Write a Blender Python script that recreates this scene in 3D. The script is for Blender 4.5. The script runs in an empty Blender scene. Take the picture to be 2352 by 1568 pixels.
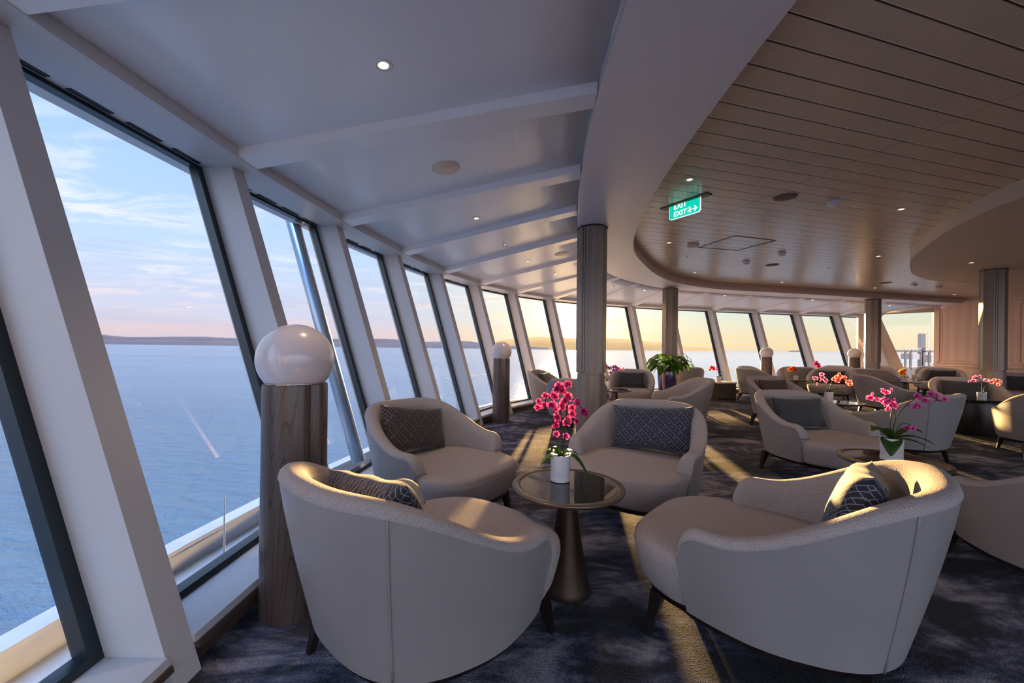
import bpy, bmesh, math, random
from mathutils import Vector, Matrix
from mathutils.bvhtree import BVHTree
random.seed(7)
R = math.radians
sc = bpy.context.scene
COL = sc.collection
# ---------------------------------------------------------------- camera
cam = bpy.data.cameras.new('camera'); camo = bpy.data.objects.new('camera', cam); COL.objects.link(camo)
cam.sensor_width = 36; cam.lens = 915.0/2352*36; cam.shift_y = 14/2352; cam.clip_start = .02; cam.clip_end = 200000
EYE = Vector((0, 0, 1.3))
camo.matrix_world = Matrix.Translation(EYE) @ Matrix.Rotation(R(90), 4, 'X') @ Matrix.Rotation(.0116, 4, 'Z')
sc.camera = camo
vs = sc.view_settings
vs.view_transform = 'Standard'; vs.look = 'None'; vs.gamma = 1; vs.use_curve_mapping = False
vs.exposure = 1.2
SKY = .505; SUN = 14.0; LED = 18.; HIGH_FILL = 12.; BACK_FILL = 2.4; SIDE_FILL = 12.
sc.cycles.max_bounces = 14; sc.cycles.diffuse_bounces = 7; sc.cycles.glossy_bounces = 4; sc.cycles.transmission_bounces = 6; sc.cycles.transparent_max_bounces = 16; sc.cycles.sample_clamp_indirect = 6
# ---------------------------------------------------------------- node helper
def L3(r, g, b):
    f = lambda c: c/12.92 if c <= .04045 else ((c+.055)/1.055)**2.4
    return (f(r), f(g), f(b), 1)
class NT:
    def __init__(s, t): s.t = t; s.n = t.nodes; s.l = t.links
    def a(s, ty, ins=None, **k):
        n = s.n.new(ty)
        for a, v in k.items(): setattr(n, a, v)
        for a, v in (ins or {}).items(): s.c(v, n.inputs[a])
        return n
    def c(s, v, i):
        if isinstance(v, bpy.types.Node): v = v.outputs[0]
        if isinstance(v, bpy.types.NodeSocket): s.l.new(v, i)
        else: i.default_value = v
    def m(s, op, x, y=0., z=None, cl=False):
        n = s.n.new('ShaderNodeMath'); n.operation = op; n.use_clamp = cl
        s.c(x, n.inputs[0]); s.c(y, n.inputs[1])
        if z is not None: s.c(z, n.inputs[2])
        return n.outputs[0]
    def ramp(s, f, st, interp='LINEAR'):
        n = s.n.new('ShaderNodeValToRGB'); n.color_ramp.interpolation = interp
        e = n.color_ramp.elements
        while len(e) < len(st): e.new(.5)
        for q, (p, c) in zip(e, st): q.position = p; q.color = c
        s.c(f, n.inputs[0]); return n.outputs[0]
    def mix(s, f, a, b, bt='MIX'):
        n = s.n.new('ShaderNodeMix'); n.data_type = 'RGBA'; n.blend_type = bt
        s.c(f, n.inputs[0]); s.c(a, n.inputs[6]); s.c(b, n.inputs[7]); return n.outputs[2]
    def mr(s, v, a, b, c=0., d=1., t='LINEAR'):
        n = s.n.new('ShaderNodeMapRange'); n.interpolation_type = t
        s.c(v, n.inputs[0]); n.inputs[1].default_value = a; n.inputs[2].default_value = b
        n.inputs[3].default_value = c; n.inputs[4].default_value = d; return n.outputs[0]
    def noise(s, vec, scale, det=3, rough=.5, dist=0.):
        n = s.a('ShaderNodeTexNoise', {'Scale': scale, 'Detail': det, 'Roughness': rough, 'Distortion': dist})
        if vec is not None: s.c(vec, n.inputs['Vector'])
        return n.outputs[0]
# ---------------------------------------------------------------- sky
SUNDIR = Vector((.163, 1, .0485)).normalized()
wd = bpy.data.worlds.new('sky'); sc.world = wd; wd.use_nodes = True
t = NT(wd.node_tree); t.n.clear()
tc = t.a('ShaderNodeTexCoord'); D = tc.outputs['Generated']
sp = t.a('ShaderNodeSeparateXYZ', {0: D}); X, Y, Z = sp.outputs
rz = t.m('SQRT', t.m('ADD', t.m('MULTIPLY', X, X), t.m('MULTIPLY', Y, Y)))
ux = t.m('DIVIDE', X, rz)
el = t.m('MULTIPLY', t.m('ARCTAN2', Z, rz), 180/math.pi)
warm = t.mr(ux, -.42, .2, 0, 1, 'SMOOTHSTEP')
warm = t.m('MULTIPLY', warm, t.mr(Y, -.2, .2, .15, 1))
e01 = t.mr(el, 0, 60)
cool = t.ramp(e01, [(0, L3(.80,.78,.85)), (.03, L3(.86,.80,.84)), (.06, L3(.82,.83,.92)), (.18, L3(.76,.86,.99)), (.42, L3(.64,.80,1.)), (.65, L3(.52,.72,1.)), (1, L3(.62,.74,.93))])
warmc = t.ramp(e01, [(0, L3(.94,.83,.66)), (.028, L3(.92,.86,.71)), (.075, L3(.84,.88,.83)), (.14, L3(.88,.88,.82)), (.30, L3(.98,.86,.68)), (.60, L3(.90,.84,.78)), (1, L3(.68,.77,.91))])
base = t.mix(warm, cool, warmc)
# cloud streaks
zz = t.m('ADD', t.m('MAXIMUM', Z, 0.), .06)
cv = t.a('ShaderNodeCombineXYZ', {0: t.m('DIVIDE', X, zz), 1: t.m('DIVIDE', Y, zz), 2: 0.})
mp = t.a('ShaderNodeMapping', {0: cv.outputs[0]}); mp.inputs['Rotation'].default_value = (0, 0, R(-25)); mp.inputs['Scale'].default_value = (.9, 1.7, 1)
cn = t.noise(mp.outputs[0], 1.5, 8, .66, .7)
cn2 = t.noise(mp.outputs[0], .42, 3, .5, .2)
cl = t.m('MULTIPLY', t.mr(cn, .44, .64, 0, 1, 'SMOOTHSTEP'), t.mr(cn2, .40, .58, 0, 1, 'SMOOTHSTEP'))
cl = t.m('MULTIPLY', cl, t.mr(el, 32, 16, .1, 1, 'SMOOTHSTEP'))
cl = t.m('MULTIPLY', cl, t.mr(ux, .25, .55, 1, .1, 'SMOOTHSTEP'))
ccol = t.mix(warm, L3(.95,.96,1.), L3(1,.95,.85))
lowc = t.mix(t.mr(el, 2, 9, 0, 1), t.mix(warm, L3(.93,.80,.80), L3(1,.84,.62)), ccol)
base = t.mix(t.m('MULTIPLY', cl, .85), base, lowc)
# low stratus streaks near the horizon
mp2 = t.a('ShaderNodeCombineXYZ', {0: t.m('MULTIPLY', ux, 2.2), 1: t.m('MULTIPLY', el, .42), 2: 0.})
ln = t.noise(mp2.outputs[0], 1.6, 5, .6, .3)
lm = t.m('MULTIPLY', t.mr(ln, .5, .66, 0, .35, 'SMOOTHSTEP'), t.m('MULTIPLY', t.mr(el, 1, 3, 0, 1), t.mr(el, 16, 9, 0, 1)))
lm = t.m('MULTIPLY', lm, t.mr(ux, .2, .4, 1, 0, 'SMOOTHSTEP'))
base = t.mix(lm, base, t.mix(warm, L3(.73,.74,.86), L3(.90,.80,.74)))
# glow round the sun and the sun's own disc
dt = t.a('ShaderNodeVectorMath', operation='DOT_PRODUCT'); t.c(D, dt.inputs[0]); dt.inputs[1].default_value = SUNDIR
ang = t.m('MULTIPLY', t.m('ARCCOSINE', t.m('MINIMUM', dt.outputs['Value'], 1.)), 180/math.pi)
g1 = t.m('POWER', 2.718, t.m('MULTIPLY', ang, -1/2.6)); g2 = t.m('POWER', 2.718, t.m('MULTIPLY', ang, -1/10))
glow = t.mix(1., t.mix(1., (1,.72,.36,1), t.a('ShaderNodeCombineColor', {0: t.m('MULTIPLY', g1, 3.0), 1: t.m('MULTIPLY', g1, 3.0), 2: t.m('MULTIPLY', g1, 3.0)}).outputs[0], 'MULTIPLY'),
             t.mix(1., (1,.74,.42,1), t.a('ShaderNodeCombineColor', {0: t.m('MULTIPLY', g2, .45), 1: t.m('MULTIPLY', g2, .45), 2: t.m('MULTIPLY', g2, .45)}).outputs[0], 'MULTIPLY'), 'ADD')
base = t.mix(1., base, glow, 'ADD')
disc = t.m('LESS_THAN', ang, .4)
base = t.mix(disc, base, (30, 20, 10, 1))
# unseen sky overhead, behind and above sun-side windows boosted to fill the room
hi = t.mr(el, 40, 65, 1, HIGH_FILL, 'SMOOTHSTEP'); bk = t.mr(Y, -.15, -.6, 1, BACK_FILL, 'SMOOTHSTEP')
su = t.m('ADD', 1., t.m('MULTIPLY', t.m('MULTIPLY', t.mr(el, 15, 36, 0, SIDE_FILL, 'SMOOTHSTEP'), t.mr(ux, -.25, .25, 0, 1, 'SMOOTHSTEP')), t.mr(Y, -.1, .1, 0, 1)))
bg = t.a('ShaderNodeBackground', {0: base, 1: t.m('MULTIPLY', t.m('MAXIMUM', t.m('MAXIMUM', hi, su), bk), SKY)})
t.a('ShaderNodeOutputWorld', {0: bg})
wd.cycles.sampling_method = 'MANUAL'; wd.cycles.sample_map_resolution = 1024
sl = bpy.data.lights.new('sun', 'SUN'); sl.energy = SUN; sl.color = (1, .60, .22); sl.angle = R(.9)
so = bpy.data.objects.new('sun', sl); COL.objects.link(so); so.rotation_euler = SUNDIR.to_track_quat('Z', 'Y').to_euler()
# ---------------------------------------------------------------- materials
def mat(name, col=(.8,.8,.8), rough=.5, metal=0., spec=.5, fn=None, **k):
    m = bpy.data.materials.new(name); m.use_nodes = True
    t = NT(m.node_tree); b = t.n['Principled BSDF']
    b.inputs['Base Color'].default_value = L3(*col); b.inputs['Roughness'].default_value = rough
    b.inputs['Metallic'].default_value = metal; b.inputs['Specular IOR Level'].default_value = spec
    for a, v in k.items(): b.inputs[a.replace('_', ' ')].default_value = v
    if fn: fn(t, b)
    return m
def oc(t, rot=(0,0,0), scl=(1,1,1), src='Object'):
    tc = t.a('ShaderNodeTexCoord'); mp = t.a('ShaderNodeMapping', {0: tc.outputs[src]})
    mp.inputs['Rotation'].default_value = rot; mp.inputs['Scale'].default_value = scl; return mp.outputs[0]
def bump(t, b, h, s=.2, d=.01):
    bn = t.a('ShaderNodeBump', {'Height': h, 'Strength': s, 'Distance': d}); t.l.new(bn.outputs[0], b.inputs['Normal'])
def paint(rough, s=.02):
    def f(t, b):
        v = oc(t); bump(t, b, t.noise(v, 60, 2), s, .002)
    return f
M = {}
M['white'] = mat('white_paint', (.76,.745,.745), .42, fn=paint(.4))
M['ceil'] = mat('satin_ceiling_paint', (.90,.89,.90), .30, fn=lambda t, b: bump(t, b, t.noise(oc(t), 1.3, 2), .05, .03))
M['ring'] = mat('matt_bulkhead_paint', (.86,.82,.82), .45, fn=paint(.4))
M['cream'] = mat('cream_paint', (.84,.76,.68), .5, fn=paint(.4))
M['frame'] = mat('black_teal_gasket', (.06,.12,.15), .3, fn=paint(.4))
M['brown'] = mat('brown_skirting', (.30,.24,.20), .5, fn=paint(.4))
M['ext'] = mat('white_ship_paint', (.78,.78,.78), .4, fn=lambda t, b: t.c(t.mix(t.mr(t.noise(oc(t), 2.2, 4), .4, .7), L3(.62,.64,.66), L3(.55,.57,.60)), b.inputs['Base Color']))
M['speaker'] = mat('taupe_speaker_cloth', (.44,.38,.33), .8, fn=paint(.4))
M['steel'] = mat('satin_steel', (.62,.66,.70), .28, .7, fn=paint(.4))
M['far_paint'] = mat('light_toned_cream_paint', (.52,.48,.43), .6, fn=paint(.4))  # ship paint dulled and warmed in colour to stand for evening light
M['dark'] = mat('black_plastic', (.06,.06,.06), .4, fn=paint(.4))
M['chrome'] = mat('chrome', (.85,.82,.78), .15, 1., fn=paint(.4))
def f(t, b):
    v = oc(t); fac = t.noise(v, 900, 1)
    bump(t, b, t.noise(v, 260, 3), .12, .002)
    t.c(t.mix(t.mr(t.noise(v, 3, 2), .3, .7), L3(.555,.53,.525), L3(.585,.56,.55)), b.inputs['Base Color'])
M['leather'] = mat('pale_taupe_leather', rough=.38, fn=f)
def f(t, b):
    v = oc(t, (R(20), R(30), R(45)), (1, 1, 1))
    a = t.a('ShaderNodeTexVoronoi', {'Vector': v, 'Scale': 200., 'Randomness': .45}); a.feature = 'F1'
    h = t.mr(a.outputs['Distance'], 0, .7, 1, 0)
    bump(t, b, h, .8, .003)
    t.c(t.mix(h, L3(.63,.59,.58), L3(.80,.75,.73)), b.inputs['Base Color'])
M['fabric'] = mat('woven_beige_fabric', rough=.85, spec=.2, fn=f)
def wood(c0, c1, scale=(1,1,.12), ring=7., rough=.35, det=3):
    def f(t, b):
        v = oc(t, (0,0,0), scale)
        n = t.noise(v, 3., 4, .6, .6)
        w = t.a('ShaderNodeTexWave', {'Vector': v, 'Scale': ring, 'Distortion': 7., 'Detail': 3., 'Detail Scale': .7}); w.bands_direction = 'X'
        g = t.noise(oc(t, (0,0,0), (scale[0]*60, scale[1]*60, scale[2]*20)), 3, 2)
        fa = t.m('ADD', t.m('MULTIPLY', w.outputs['Fac'], .65), t.m('MULTIPLY', g, .35))
        t.c(t.mix(fa, L3(*c0), L3(*c1)), b.inputs['Base Color'])
        bump(t, b, fa, .1, .002)
    return f
def f(t, b):
    n = t.noise(oc(t, scl=(1,1,.11)), 3.4, 2, .45, .3); fr = t.m('FRACT', t.m('MULTIPLY', n, 26.))
    ln = t.m('MULTIPLY', t.mr(fr, 0, .22, 1, 0, 'SMOOTHSTEP'), .75); g = t.noise(oc(t, scl=(60,60,2)), 3, 2)
    tone = t.noise(oc(t, scl=(1,1,.1)), 8, 2)
    c = t.mix(t.m('ADD', t.m('MULTIPLY', g, .4), t.m('MULTIPLY', tone, .6)), L3(.24,.195,.175), L3(.42,.36,.335))
    t.c(t.mix(ln, c, L3(.13,.10,.09)), b.inputs['Base Color'])
M['walnut'] = mat('grey_walnut_veneer', rough=.33, fn=f)
M['darkwood'] = mat('dark_stained_wood', rough=.35, fn=wood((.085,.055,.05), (.16,.105,.09), (1,1,.15), 8.))
M['panel'] = mat('pale_oak_panelling', rough=.4, fn=wood((.84,.70,.62), (.90,.78,.69), (1.5,1.5,.06), 3.))
M['pillar'] = mat('taupe_pillar_laminate', rough=.35, metal=.25, fn=wood((.50,.45,.40), (.55,.50,.45), (1,1,.05), 3.))
def f(t, b):
    v = oc(t, (0,0,R(-15.66)))
    s = t.a('ShaderNodeSeparateXYZ', {0: v}); x, y, z = s.outputs
    q = t.m('DIVIDE', t.m('ADD', y, 100*.178 - 0.0), .178)
    fr = t.m('FRACT', q); row = t.m('FLOOR', q)
    g = t.m('MINIMUM', fr, t.m('SUBTRACT', 1., fr)); line = t.mr(g, .022, .045, 1, 0)
    xs = t.m('DIVIDE', t.m('ADD', x, 96-4.0), 2.4); f2 = t.m('FRACT', xs); g2 = t.m('MINIMUM', f2, t.m('SUBTRACT', 1., f2)); l2 = t.mr(g2, .0012, .0022, .55, 0)
    vv = t.a('ShaderNodeCombineXYZ', {0: t.m('MULTIPLY', x, .9), 1: t.m('MULTIPLY', y, 26.), 2: t.m('MULTIPLY', row, 3.7)})
    n = t.noise(vv.outputs[0], 2.2, 5, .6, .3)
    n2 = t.noise(vv.outputs[0], 14, 2, .5)
    c = t.mix(t.m('ADD', t.m('MULTIPLY', n, .7), t.m('MULTIPLY', n2, .3)), L3(.77,.69,.60), L3(.83,.745,.66))
    c = t.mix(t.m('MAXIMUM', line, l2), c, L3(.16,.09,.065))
    t.c(c, b.inputs['Base Color']); t.c(t.m('ADD', .22, t.m('MULTIPLY', n, .04)), b.inputs['Roughness'])
    bump(t, b, t.m('SUBTRACT', 1., t.m('MAXIMUM', line, l2)), .5, .004)
M['planks'] = mat('greyed_oak_ceiling_planks', fn=f)
def f(t, b):
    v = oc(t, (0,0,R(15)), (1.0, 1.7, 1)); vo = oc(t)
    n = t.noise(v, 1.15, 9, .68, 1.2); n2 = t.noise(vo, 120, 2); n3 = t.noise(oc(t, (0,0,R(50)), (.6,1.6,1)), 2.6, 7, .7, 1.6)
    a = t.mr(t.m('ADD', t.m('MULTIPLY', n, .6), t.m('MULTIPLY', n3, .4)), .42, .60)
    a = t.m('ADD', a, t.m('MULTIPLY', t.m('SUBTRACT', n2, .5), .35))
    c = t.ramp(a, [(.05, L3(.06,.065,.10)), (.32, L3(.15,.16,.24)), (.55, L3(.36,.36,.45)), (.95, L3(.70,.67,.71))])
    t.c(c, b.inputs['Base Color']); bump(t, b, t.noise(vo, 150, 2), 1., .035)
M['carpet'] = mat('navy_marbled_carpet', rough=.95, spec=.1, fn=f, Sheen_Weight=.2)
def pat(c0, c1):
    def f(t, b):
        tc = t.a('ShaderNodeTexCoord')
        mp = t.a('ShaderNodeMapping', {0: tc.outputs['UV']}); mp.inputs['Rotation'].default_value = (0,0,R(45)); mp.inputs['Scale'].default_value = (1,1,1)
        s = t.a('ShaderNodeSeparateXYZ', {0: mp.outputs[0]}); u, v, _ = s.outputs
        # interlocking key pattern: offset bricks and their crossed copies
        def brick(a, c, off, w, h):
            n = t.a('ShaderNodeTexBrick', {'Vector': t.a('ShaderNodeCombineXYZ', {0: a, 1: c, 2: 0.}).outputs[0], 'Scale': 1., 'Mortar Size': .0013, 'Mortar Smooth': .1, 'Brick Width': w, 'Row Height': h})
            n.offset = off; return n.outputs['Fac']
        l = t.m('MAXIMUM', brick(u, v, .5, .054, .018), t.m('MULTIPLY', brick(v, u, .5, .054, .027), t.m('LESS_THAN', t.m('FRACT', t.m('DIVIDE', v, .036)), .55)))
        t.c(t.mix(l, L3(*c0), L3(*c1)), b.inputs['Base Color'])
        bump(t, b, t.m('ADD', l, t.m('MULTIPLY', t.noise(oc(t), 500, 1), .4)), .4, .002)
    return f
M['pat_navy'] = mat('navy_key_pattern_fabric', rough=.8, fn=pat((.10,.11,.17), (.52,.52,.58)), Sheen_Weight=.2)
M['pat_brown'] = mat('black_brown_key_pattern_fabric', rough=.8, fn=pat((.15,.12,.12), (.50,.44,.42)), Sheen_Weight=.2)
def f(t, b):
    v = oc(t); t.c(t.mix(t.noise(v, 6, 3), L3(.12,.13,.145), L3(.20,.20,.22)), b.inputs['Base Color']); bump(t, b, t.noise(v, 8, 3), .3, .02)
M['velvet'] = mat('charcoal_velvet', rough=.7, fn=f, Sheen_Weight=.4)
M['bronze'] = mat('brushed_bronze', (.47,.41,.36), .36, .75, fn=lambda t, b: bump(t, b, t.noise(oc(t, scl=(1,1,20)), 20, 2), .05, .002))
M['bronze_d'] = mat('dark_bronze', (.30,.24,.20), .38, .7, fn=lambda t, b: bump(t, b, t.noise(oc(t, scl=(1,1,20)), 20, 2), .05, .002))
M['smoked'] = mat('smoked_glass_top', (.06,.055,.06), .03, 0., 1.0, fn=None)
M['opal'] = mat('opal_glass', (.83,.80,.82), .25, fn=None, Coat_Weight=.6, Coat_Roughness=.03, Subsurface_Weight=.0)
M['ceramic'] = mat('white_ceramic', (.86,.85,.86), .3, fn=paint(.4))
def f(t, b):
    v = oc(t, scl=(1,1,.35)); n = t.noise(v, 9, 5, .6, 1.5)
    t.c(t.ramp(n, [(.35, L3(.10,.08,.20)), (.5, L3(.20,.20,.52)), (.62, L3(.38,.26,.34)), (.7, L3(.12,.09,.14))]), b.inputs['Base Color'])
M['glaze'] = mat('blue_reactive_glaze', rough=.1, fn=f, Coat_Weight=.6)
def leaf(c0, c1):
    def f(t, b):
        t.c(t.mix(t.noise(oc(t), 9, 3), L3(*c0), L3(*c1)), b.inputs['Base Color'])
        tr = t.a('ShaderNodeBsdfTranslucent', {0: L3(c1[0]*1.5, min(1, c1[1]*1.6), c1[2]*.9)})
        mx = t.a('ShaderNodeMixShader', {0: .3, 1: b.outputs[0], 2: tr.outputs[0]})
        o = [n for n in t.n if n.type == 'OUTPUT_MATERIAL'][0]; t.l.new(mx.outputs[0], o.inputs[0])
    return f
M['leaf'] = mat('glossy_green_leaf', rough=.35, fn=leaf((.13,.24,.08), (.30,.44,.16)))
M['stem'] = mat('dark_green_stem', (.16,.18,.10), .5, fn=paint(.4))
M['soil'] = mat('bark_chips', (.22,.17,.12), .9, fn=paint(.4))
def petal(c0, c1, r=.030):
    def f(t, b):
        tc = t.a('ShaderNodeTexCoord'); ln = t.a('ShaderNodeVectorMath', operation='LENGTH'); t.c(tc.outputs['UV'], ln.inputs[0])
        k = t.mr(t.m('ADD', ln.outputs['Value'], t.m('MULTIPLY', t.noise(tc.outputs['Object'], 60, 2), .3)), .45, 1.1)
        c = t.mix(k, L3(*c0), L3(*c1)); t.c(c, b.inputs['Base Color'])
        tr = t.a('ShaderNodeBsdfTranslucent', {0: c}); mx = t.a('ShaderNodeMixShader', {0: .45, 1: b.outputs[0], 2: tr.outputs[0]})
        o = [n for n in t.n if n.type == 'OUTPUT_MATERIAL'][0]; t.l.new(mx.outputs[0], o.inputs[0])
    return f
M['p_magenta'] = mat('magenta_petal', rough=.5, fn=petal((.60,.02,.32), (.92,.36,.66)))
M['p_violet'] = mat('violet_pink_petal', rough=.5, fn=petal((.80,.10,.50), (.93,.55,.86)))
M['p_lilac'] = mat('lilac_petal', rough=.5, fn=petal((.72,.35,.62), (.88,.65,.86)))
M['p_salmon'] = mat('salmon_petal', rough=.5, fn=petal((.86,.30,.42), (.98,.74,.68)))
M['p_orange'] = mat('orange_petal', rough=.5, fn=petal((.85,.15,.12), (1.,.55,.15)))
M['p_yellow'] = mat('yellow_petal', rough=.5, fn=petal((.95,.55,.05), (1.,.88,.20)))
M['p_red'] = mat('crimson_petal', rough=.5, fn=petal((.65,.05,.15), (.88,.35,.45)))
def emis(name, c, s):
    m = bpy.data.materials.new(name); m.use_nodes = True; t = NT(m.node_tree); t.n.clear()
    e = t.a('ShaderNodeEmission', {0: c, 1: s}); t.a('ShaderNodeOutputMaterial', {0: e}); return m
M['lamp'] = emis('warm_led', (1,.62,.30,1), 1.8)
M['exit_g'] = emis('lit_green_acrylic', L3(.05,.72,.62), .62)
M['exit_w'] = emis('lit_white_lettering', L3(.92,1.,.97), .62)
def glass():
    m = bpy.data.materials.new('clear_glass'); m.use_nodes = True; t = NT(m.node_tree); t.n.clear()
    lw = t.a('ShaderNodeLayerWeight', {0: .5}); fr = t.a('ShaderNodeMath', {0: t.m('MULTIPLY', t.m('POWER', lw.outputs['Facing'], 5.), .9), 1: .04}, operation='ADD'); tr = t.a('ShaderNodeBsdfTransparent', {0: (.985,.99,.99,1)}); gl = t.a('ShaderNodeBsdfGlossy', {0: (1,1,1,1), 1: .0})
    mx = t.a('ShaderNodeMixShader', {0: t.m('MULTIPLY', fr.outputs[0], .55), 1: tr.outputs[0], 2: gl.outputs[0]}); t.a('ShaderNodeOutputMaterial', {0: mx}); return m
M['glass'] = glass()
def f(t, b):
    tc = t.a('ShaderNodeTexCoord')
    v = t.a('ShaderNodeMapping', {0: tc.outputs['Object']}); v.inputs['Rotation'].default_value = (0,0,R(-12)); v.inputs['Scale'].default_value = (.55,1.3,1); v = v.outputs[0]
    geo = t.a('ShaderNodeNewGeometry'); ds = t.a('ShaderNodeVectorMath', operation='LENGTH'); t.c(geo.outputs['Position'], ds.inputs[0]); dd = ds.outputs['Value']
    h = t.m('ADD', t.m('ADD', t.m('MULTIPLY', t.noise(v, .55, 6, .62, .5), 1.), t.m('MULTIPLY', t.noise(v, .09, 3, .5), 1.8)), t.m('MULTIPLY', t.noise(v, 2.6, 3, .6), .16))
    bn = t.a('ShaderNodeBump', {'Height': h, 'Strength': .8, 'Distance': 1.0}); t.l.new(bn.outputs[0], b.inputs['Normal'])
    t.c(t.mix(t.mr(t.noise(v, .004, 3), .35, .65), L3(.20,.28,.34), L3(.26,.33,.385)), b.inputs['Base Color'])
M['sea'] = mat('rippled_blue_sea', rough=.18, spec=.36, fn=f, IOR=1.33)
M['hill_c'] = mat('painted_haze_mauve_hills', (.52,.54,.66), 1., spec=0., fn=lambda t, b: t.c(t.mix(t.noise(oc(t), .004, 5), L3(.30,.26,.26), L3(.36,.32,.32)), b.inputs['Base Color']))  # distance haze is put into the base colour
M['hill_w'] = mat('painted_glow_haze_hills', (.8,.6,.4), 1., spec=0., fn=lambda t, b: t.c(t.mix(t.noise(oc(t), .004, 5), L3(.58,.42,.25), L3(.66,.49,.30)), b.inputs['Base Color']))  # golden haze near the sun painted into the hill colour
# ---------------------------------------------------------------- mesh helpers
def mesh(name, V, F, m, parent=None, smooth=False, loc=None, uv=None):
    me = bpy.data.meshes.new(name); me.from_pydata([tuple(v) for v in V], [], F); me.update()
    if not isinstance(m, (list, tuple)): m = [m]
    for q in m: me.materials.append(q)
    if smooth:
        for p in me.polygons: p.use_smooth = True
    if uv:
        ul = me.uv_layers.new(name='UVMap')
        for lp in me.loops: ul.data[lp.index].uv = uv[lp.vertex_index]
    bm = bmesh.new(); bm.from_mesh(me); bmesh.ops.recalc_face_normals(bm, faces=bm.faces); bm.to_mesh(me); bm.free()
    o = bpy.data.objects.new(name, me); COL.objects.link(o)
    if parent: o.parent = parent
    if loc is not None: o.location = loc
    return o
class MB:
    def __init__(s): s.V = []; s.F = []; s.uv = None
    def add(s, V, F):
        b = len(s.V); s.V += [Vector(v) for v in V]; s.F += [tuple(b+i for i in f) for f in F]; return s
    def hexa(s, P): # 8 pts: bottom 4, top 4
        return s.add(P, [(0,1,2,3), (7,6,5,4), (0,4,5,1), (1,5,6,2), (2,6,7,3), (3,7,4,0)])
    def box(s, c, d, rz=0., M4=None):
        x, y, z = [q/2 for q in d]
        P = [Vector(q) for q in ((-x,-y,-z), (x,-y,-z), (x,y,-z), (-x,y,-z), (-x,-y,z), (x,-y,z), (x,y,z), (-x,y,z))]
        r = Matrix.Rotation(rz, 3, 'Z'); P = [r @ p + Vector(c) for p in P]
        if M4: P = [M4 @ p for p in P]
        return s.hexa(P)
    def lathe(s, prof, n=32, c=(0,0,0), caps=True, M4=None):
        V = []; F = []
        for r, z in prof:
            for i in range(n):
                a = 2*math.pi*i/n; V.append(Vector((c[0]+r*math.cos(a), c[1]+r*math.sin(a), c[2]+z)))
        for j in range(len(prof)-1):
            for i in range(n):
                k = (i+1) % n; F.append((j*n+i, j*n+k, (j+1)*n+k, (j+1)*n+i))
        if caps: F.append(tuple(range(n))); F.append(tuple((len(prof)-1)*n+i for i in range(n)))
        if M4: V = [M4 @ v for v in V]
        return s.add(V, F)
    def tube(s, pts, r, n=8, closed=False):
        pts = [Vector(p) for p in pts]; V = []; F = []; N = len(pts)
        up = Vector((0, 0, 1))
        for i, p in enumerate(pts):
            if closed: d = pts[(i+1) % N]-pts[i-1]
            else: d = pts[min(i+1, N-1)]-pts[max(i-1, 0)]
            d.normalize(); u = up if abs(d.dot(up)) < .95 else Vector((0, 1, 0))
            a = d.cross(u).normalized(); b = d.cross(a)
            rr = r[i] if isinstance(r, (list, tuple)) else r
            for k in range(n):
                t = 2*math.pi*k/n; V.append(p+a*math.cos(t)*rr+b*math.sin(t)*rr)
        for i in range(N if closed else N-1):
            for k in range(n):
                k2 = (k+1) % n; j = (i+1) % N; F.append((i*n+k, i*n+k2, j*n+k2, j*n+k))
        if not closed: F.append(tuple(range(n))); F.append(tuple((N-1)*n+k for k in range(n)))
        return s.add(V, F)
    def loft(s, rings, caps=True, closed=True):
        n = len(rings[0]); V = [p for r in rings for p in r]; F = []
        for j in range(len(rings)-1):
            for i in range(n if closed else n-1):
                k = (i+1) % n; F.append((j*n+i, j*n+k, (j+1)*n+k, (j+1)*n+i))
        if caps and closed: F.append(tuple(range(n))); F.append(tuple((len(rings)-1)*n+i for i in range(n)))
        return s.add(V, F)
    def build(s, name, m, parent=None, smooth=False, loc=None, auto=None, uv=None):
        o = mesh(name, s.V, s.F, m, parent, smooth or bool(auto), loc, uv)
        if auto:
            me = o.data
            bm = bmesh.new(); bm.from_mesh(me)
            for e in bm.edges:
                if len(e.link_faces) == 2 and e.calc_face_angle(0) > R(auto): e.smooth = False
            bm.to_mesh(me); bm.free()
        return o
def empty(name, loc=(0,0,0), rz=0.):
    o = bpy.data.objects.new(name, None); COL.objects.link(o); o.location = loc; o.rotation_euler = (0,0,rz); o.empty_display_size = .1; return o
def tag(o, label=None, cat=None, group=None, kind=None):
    if label: o['label'] = label
    if cat: o['category'] = cat
    if group: o['group'] = group
    if kind: o['kind'] = kind
    return o
def struct(o, label=None): return tag(o, label, kind='structure')
KIDS = {}
def copy_tree(o, parent=None):
    c = o.copy(); COL.objects.link(c); c.parent = parent
    for ch in [q for q in ALLOBJ(o)]: copy_tree(ch, c)
    return c
def ALLOBJ(o): return list(o.children)
def catmull(P, n=6):
    P = [Vector(p) for p in P]; out = []
    for i in range(len(P)-1):
        a = P[i-1] if i else P[0]*2-P[1]; b, c = P[i], P[i+1]; d = P[i+2] if i+2 < len(P) else P[-1]*2-P[-2]
        for k in range(n):
            t = k/n; out.append(.5*((2*b)+(c-a)*t+(2*a-5*b+4*c-d)*t*t+(3*b-a-3*c+d)*t*t*t))
    return out+[P[-1]]
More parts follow.
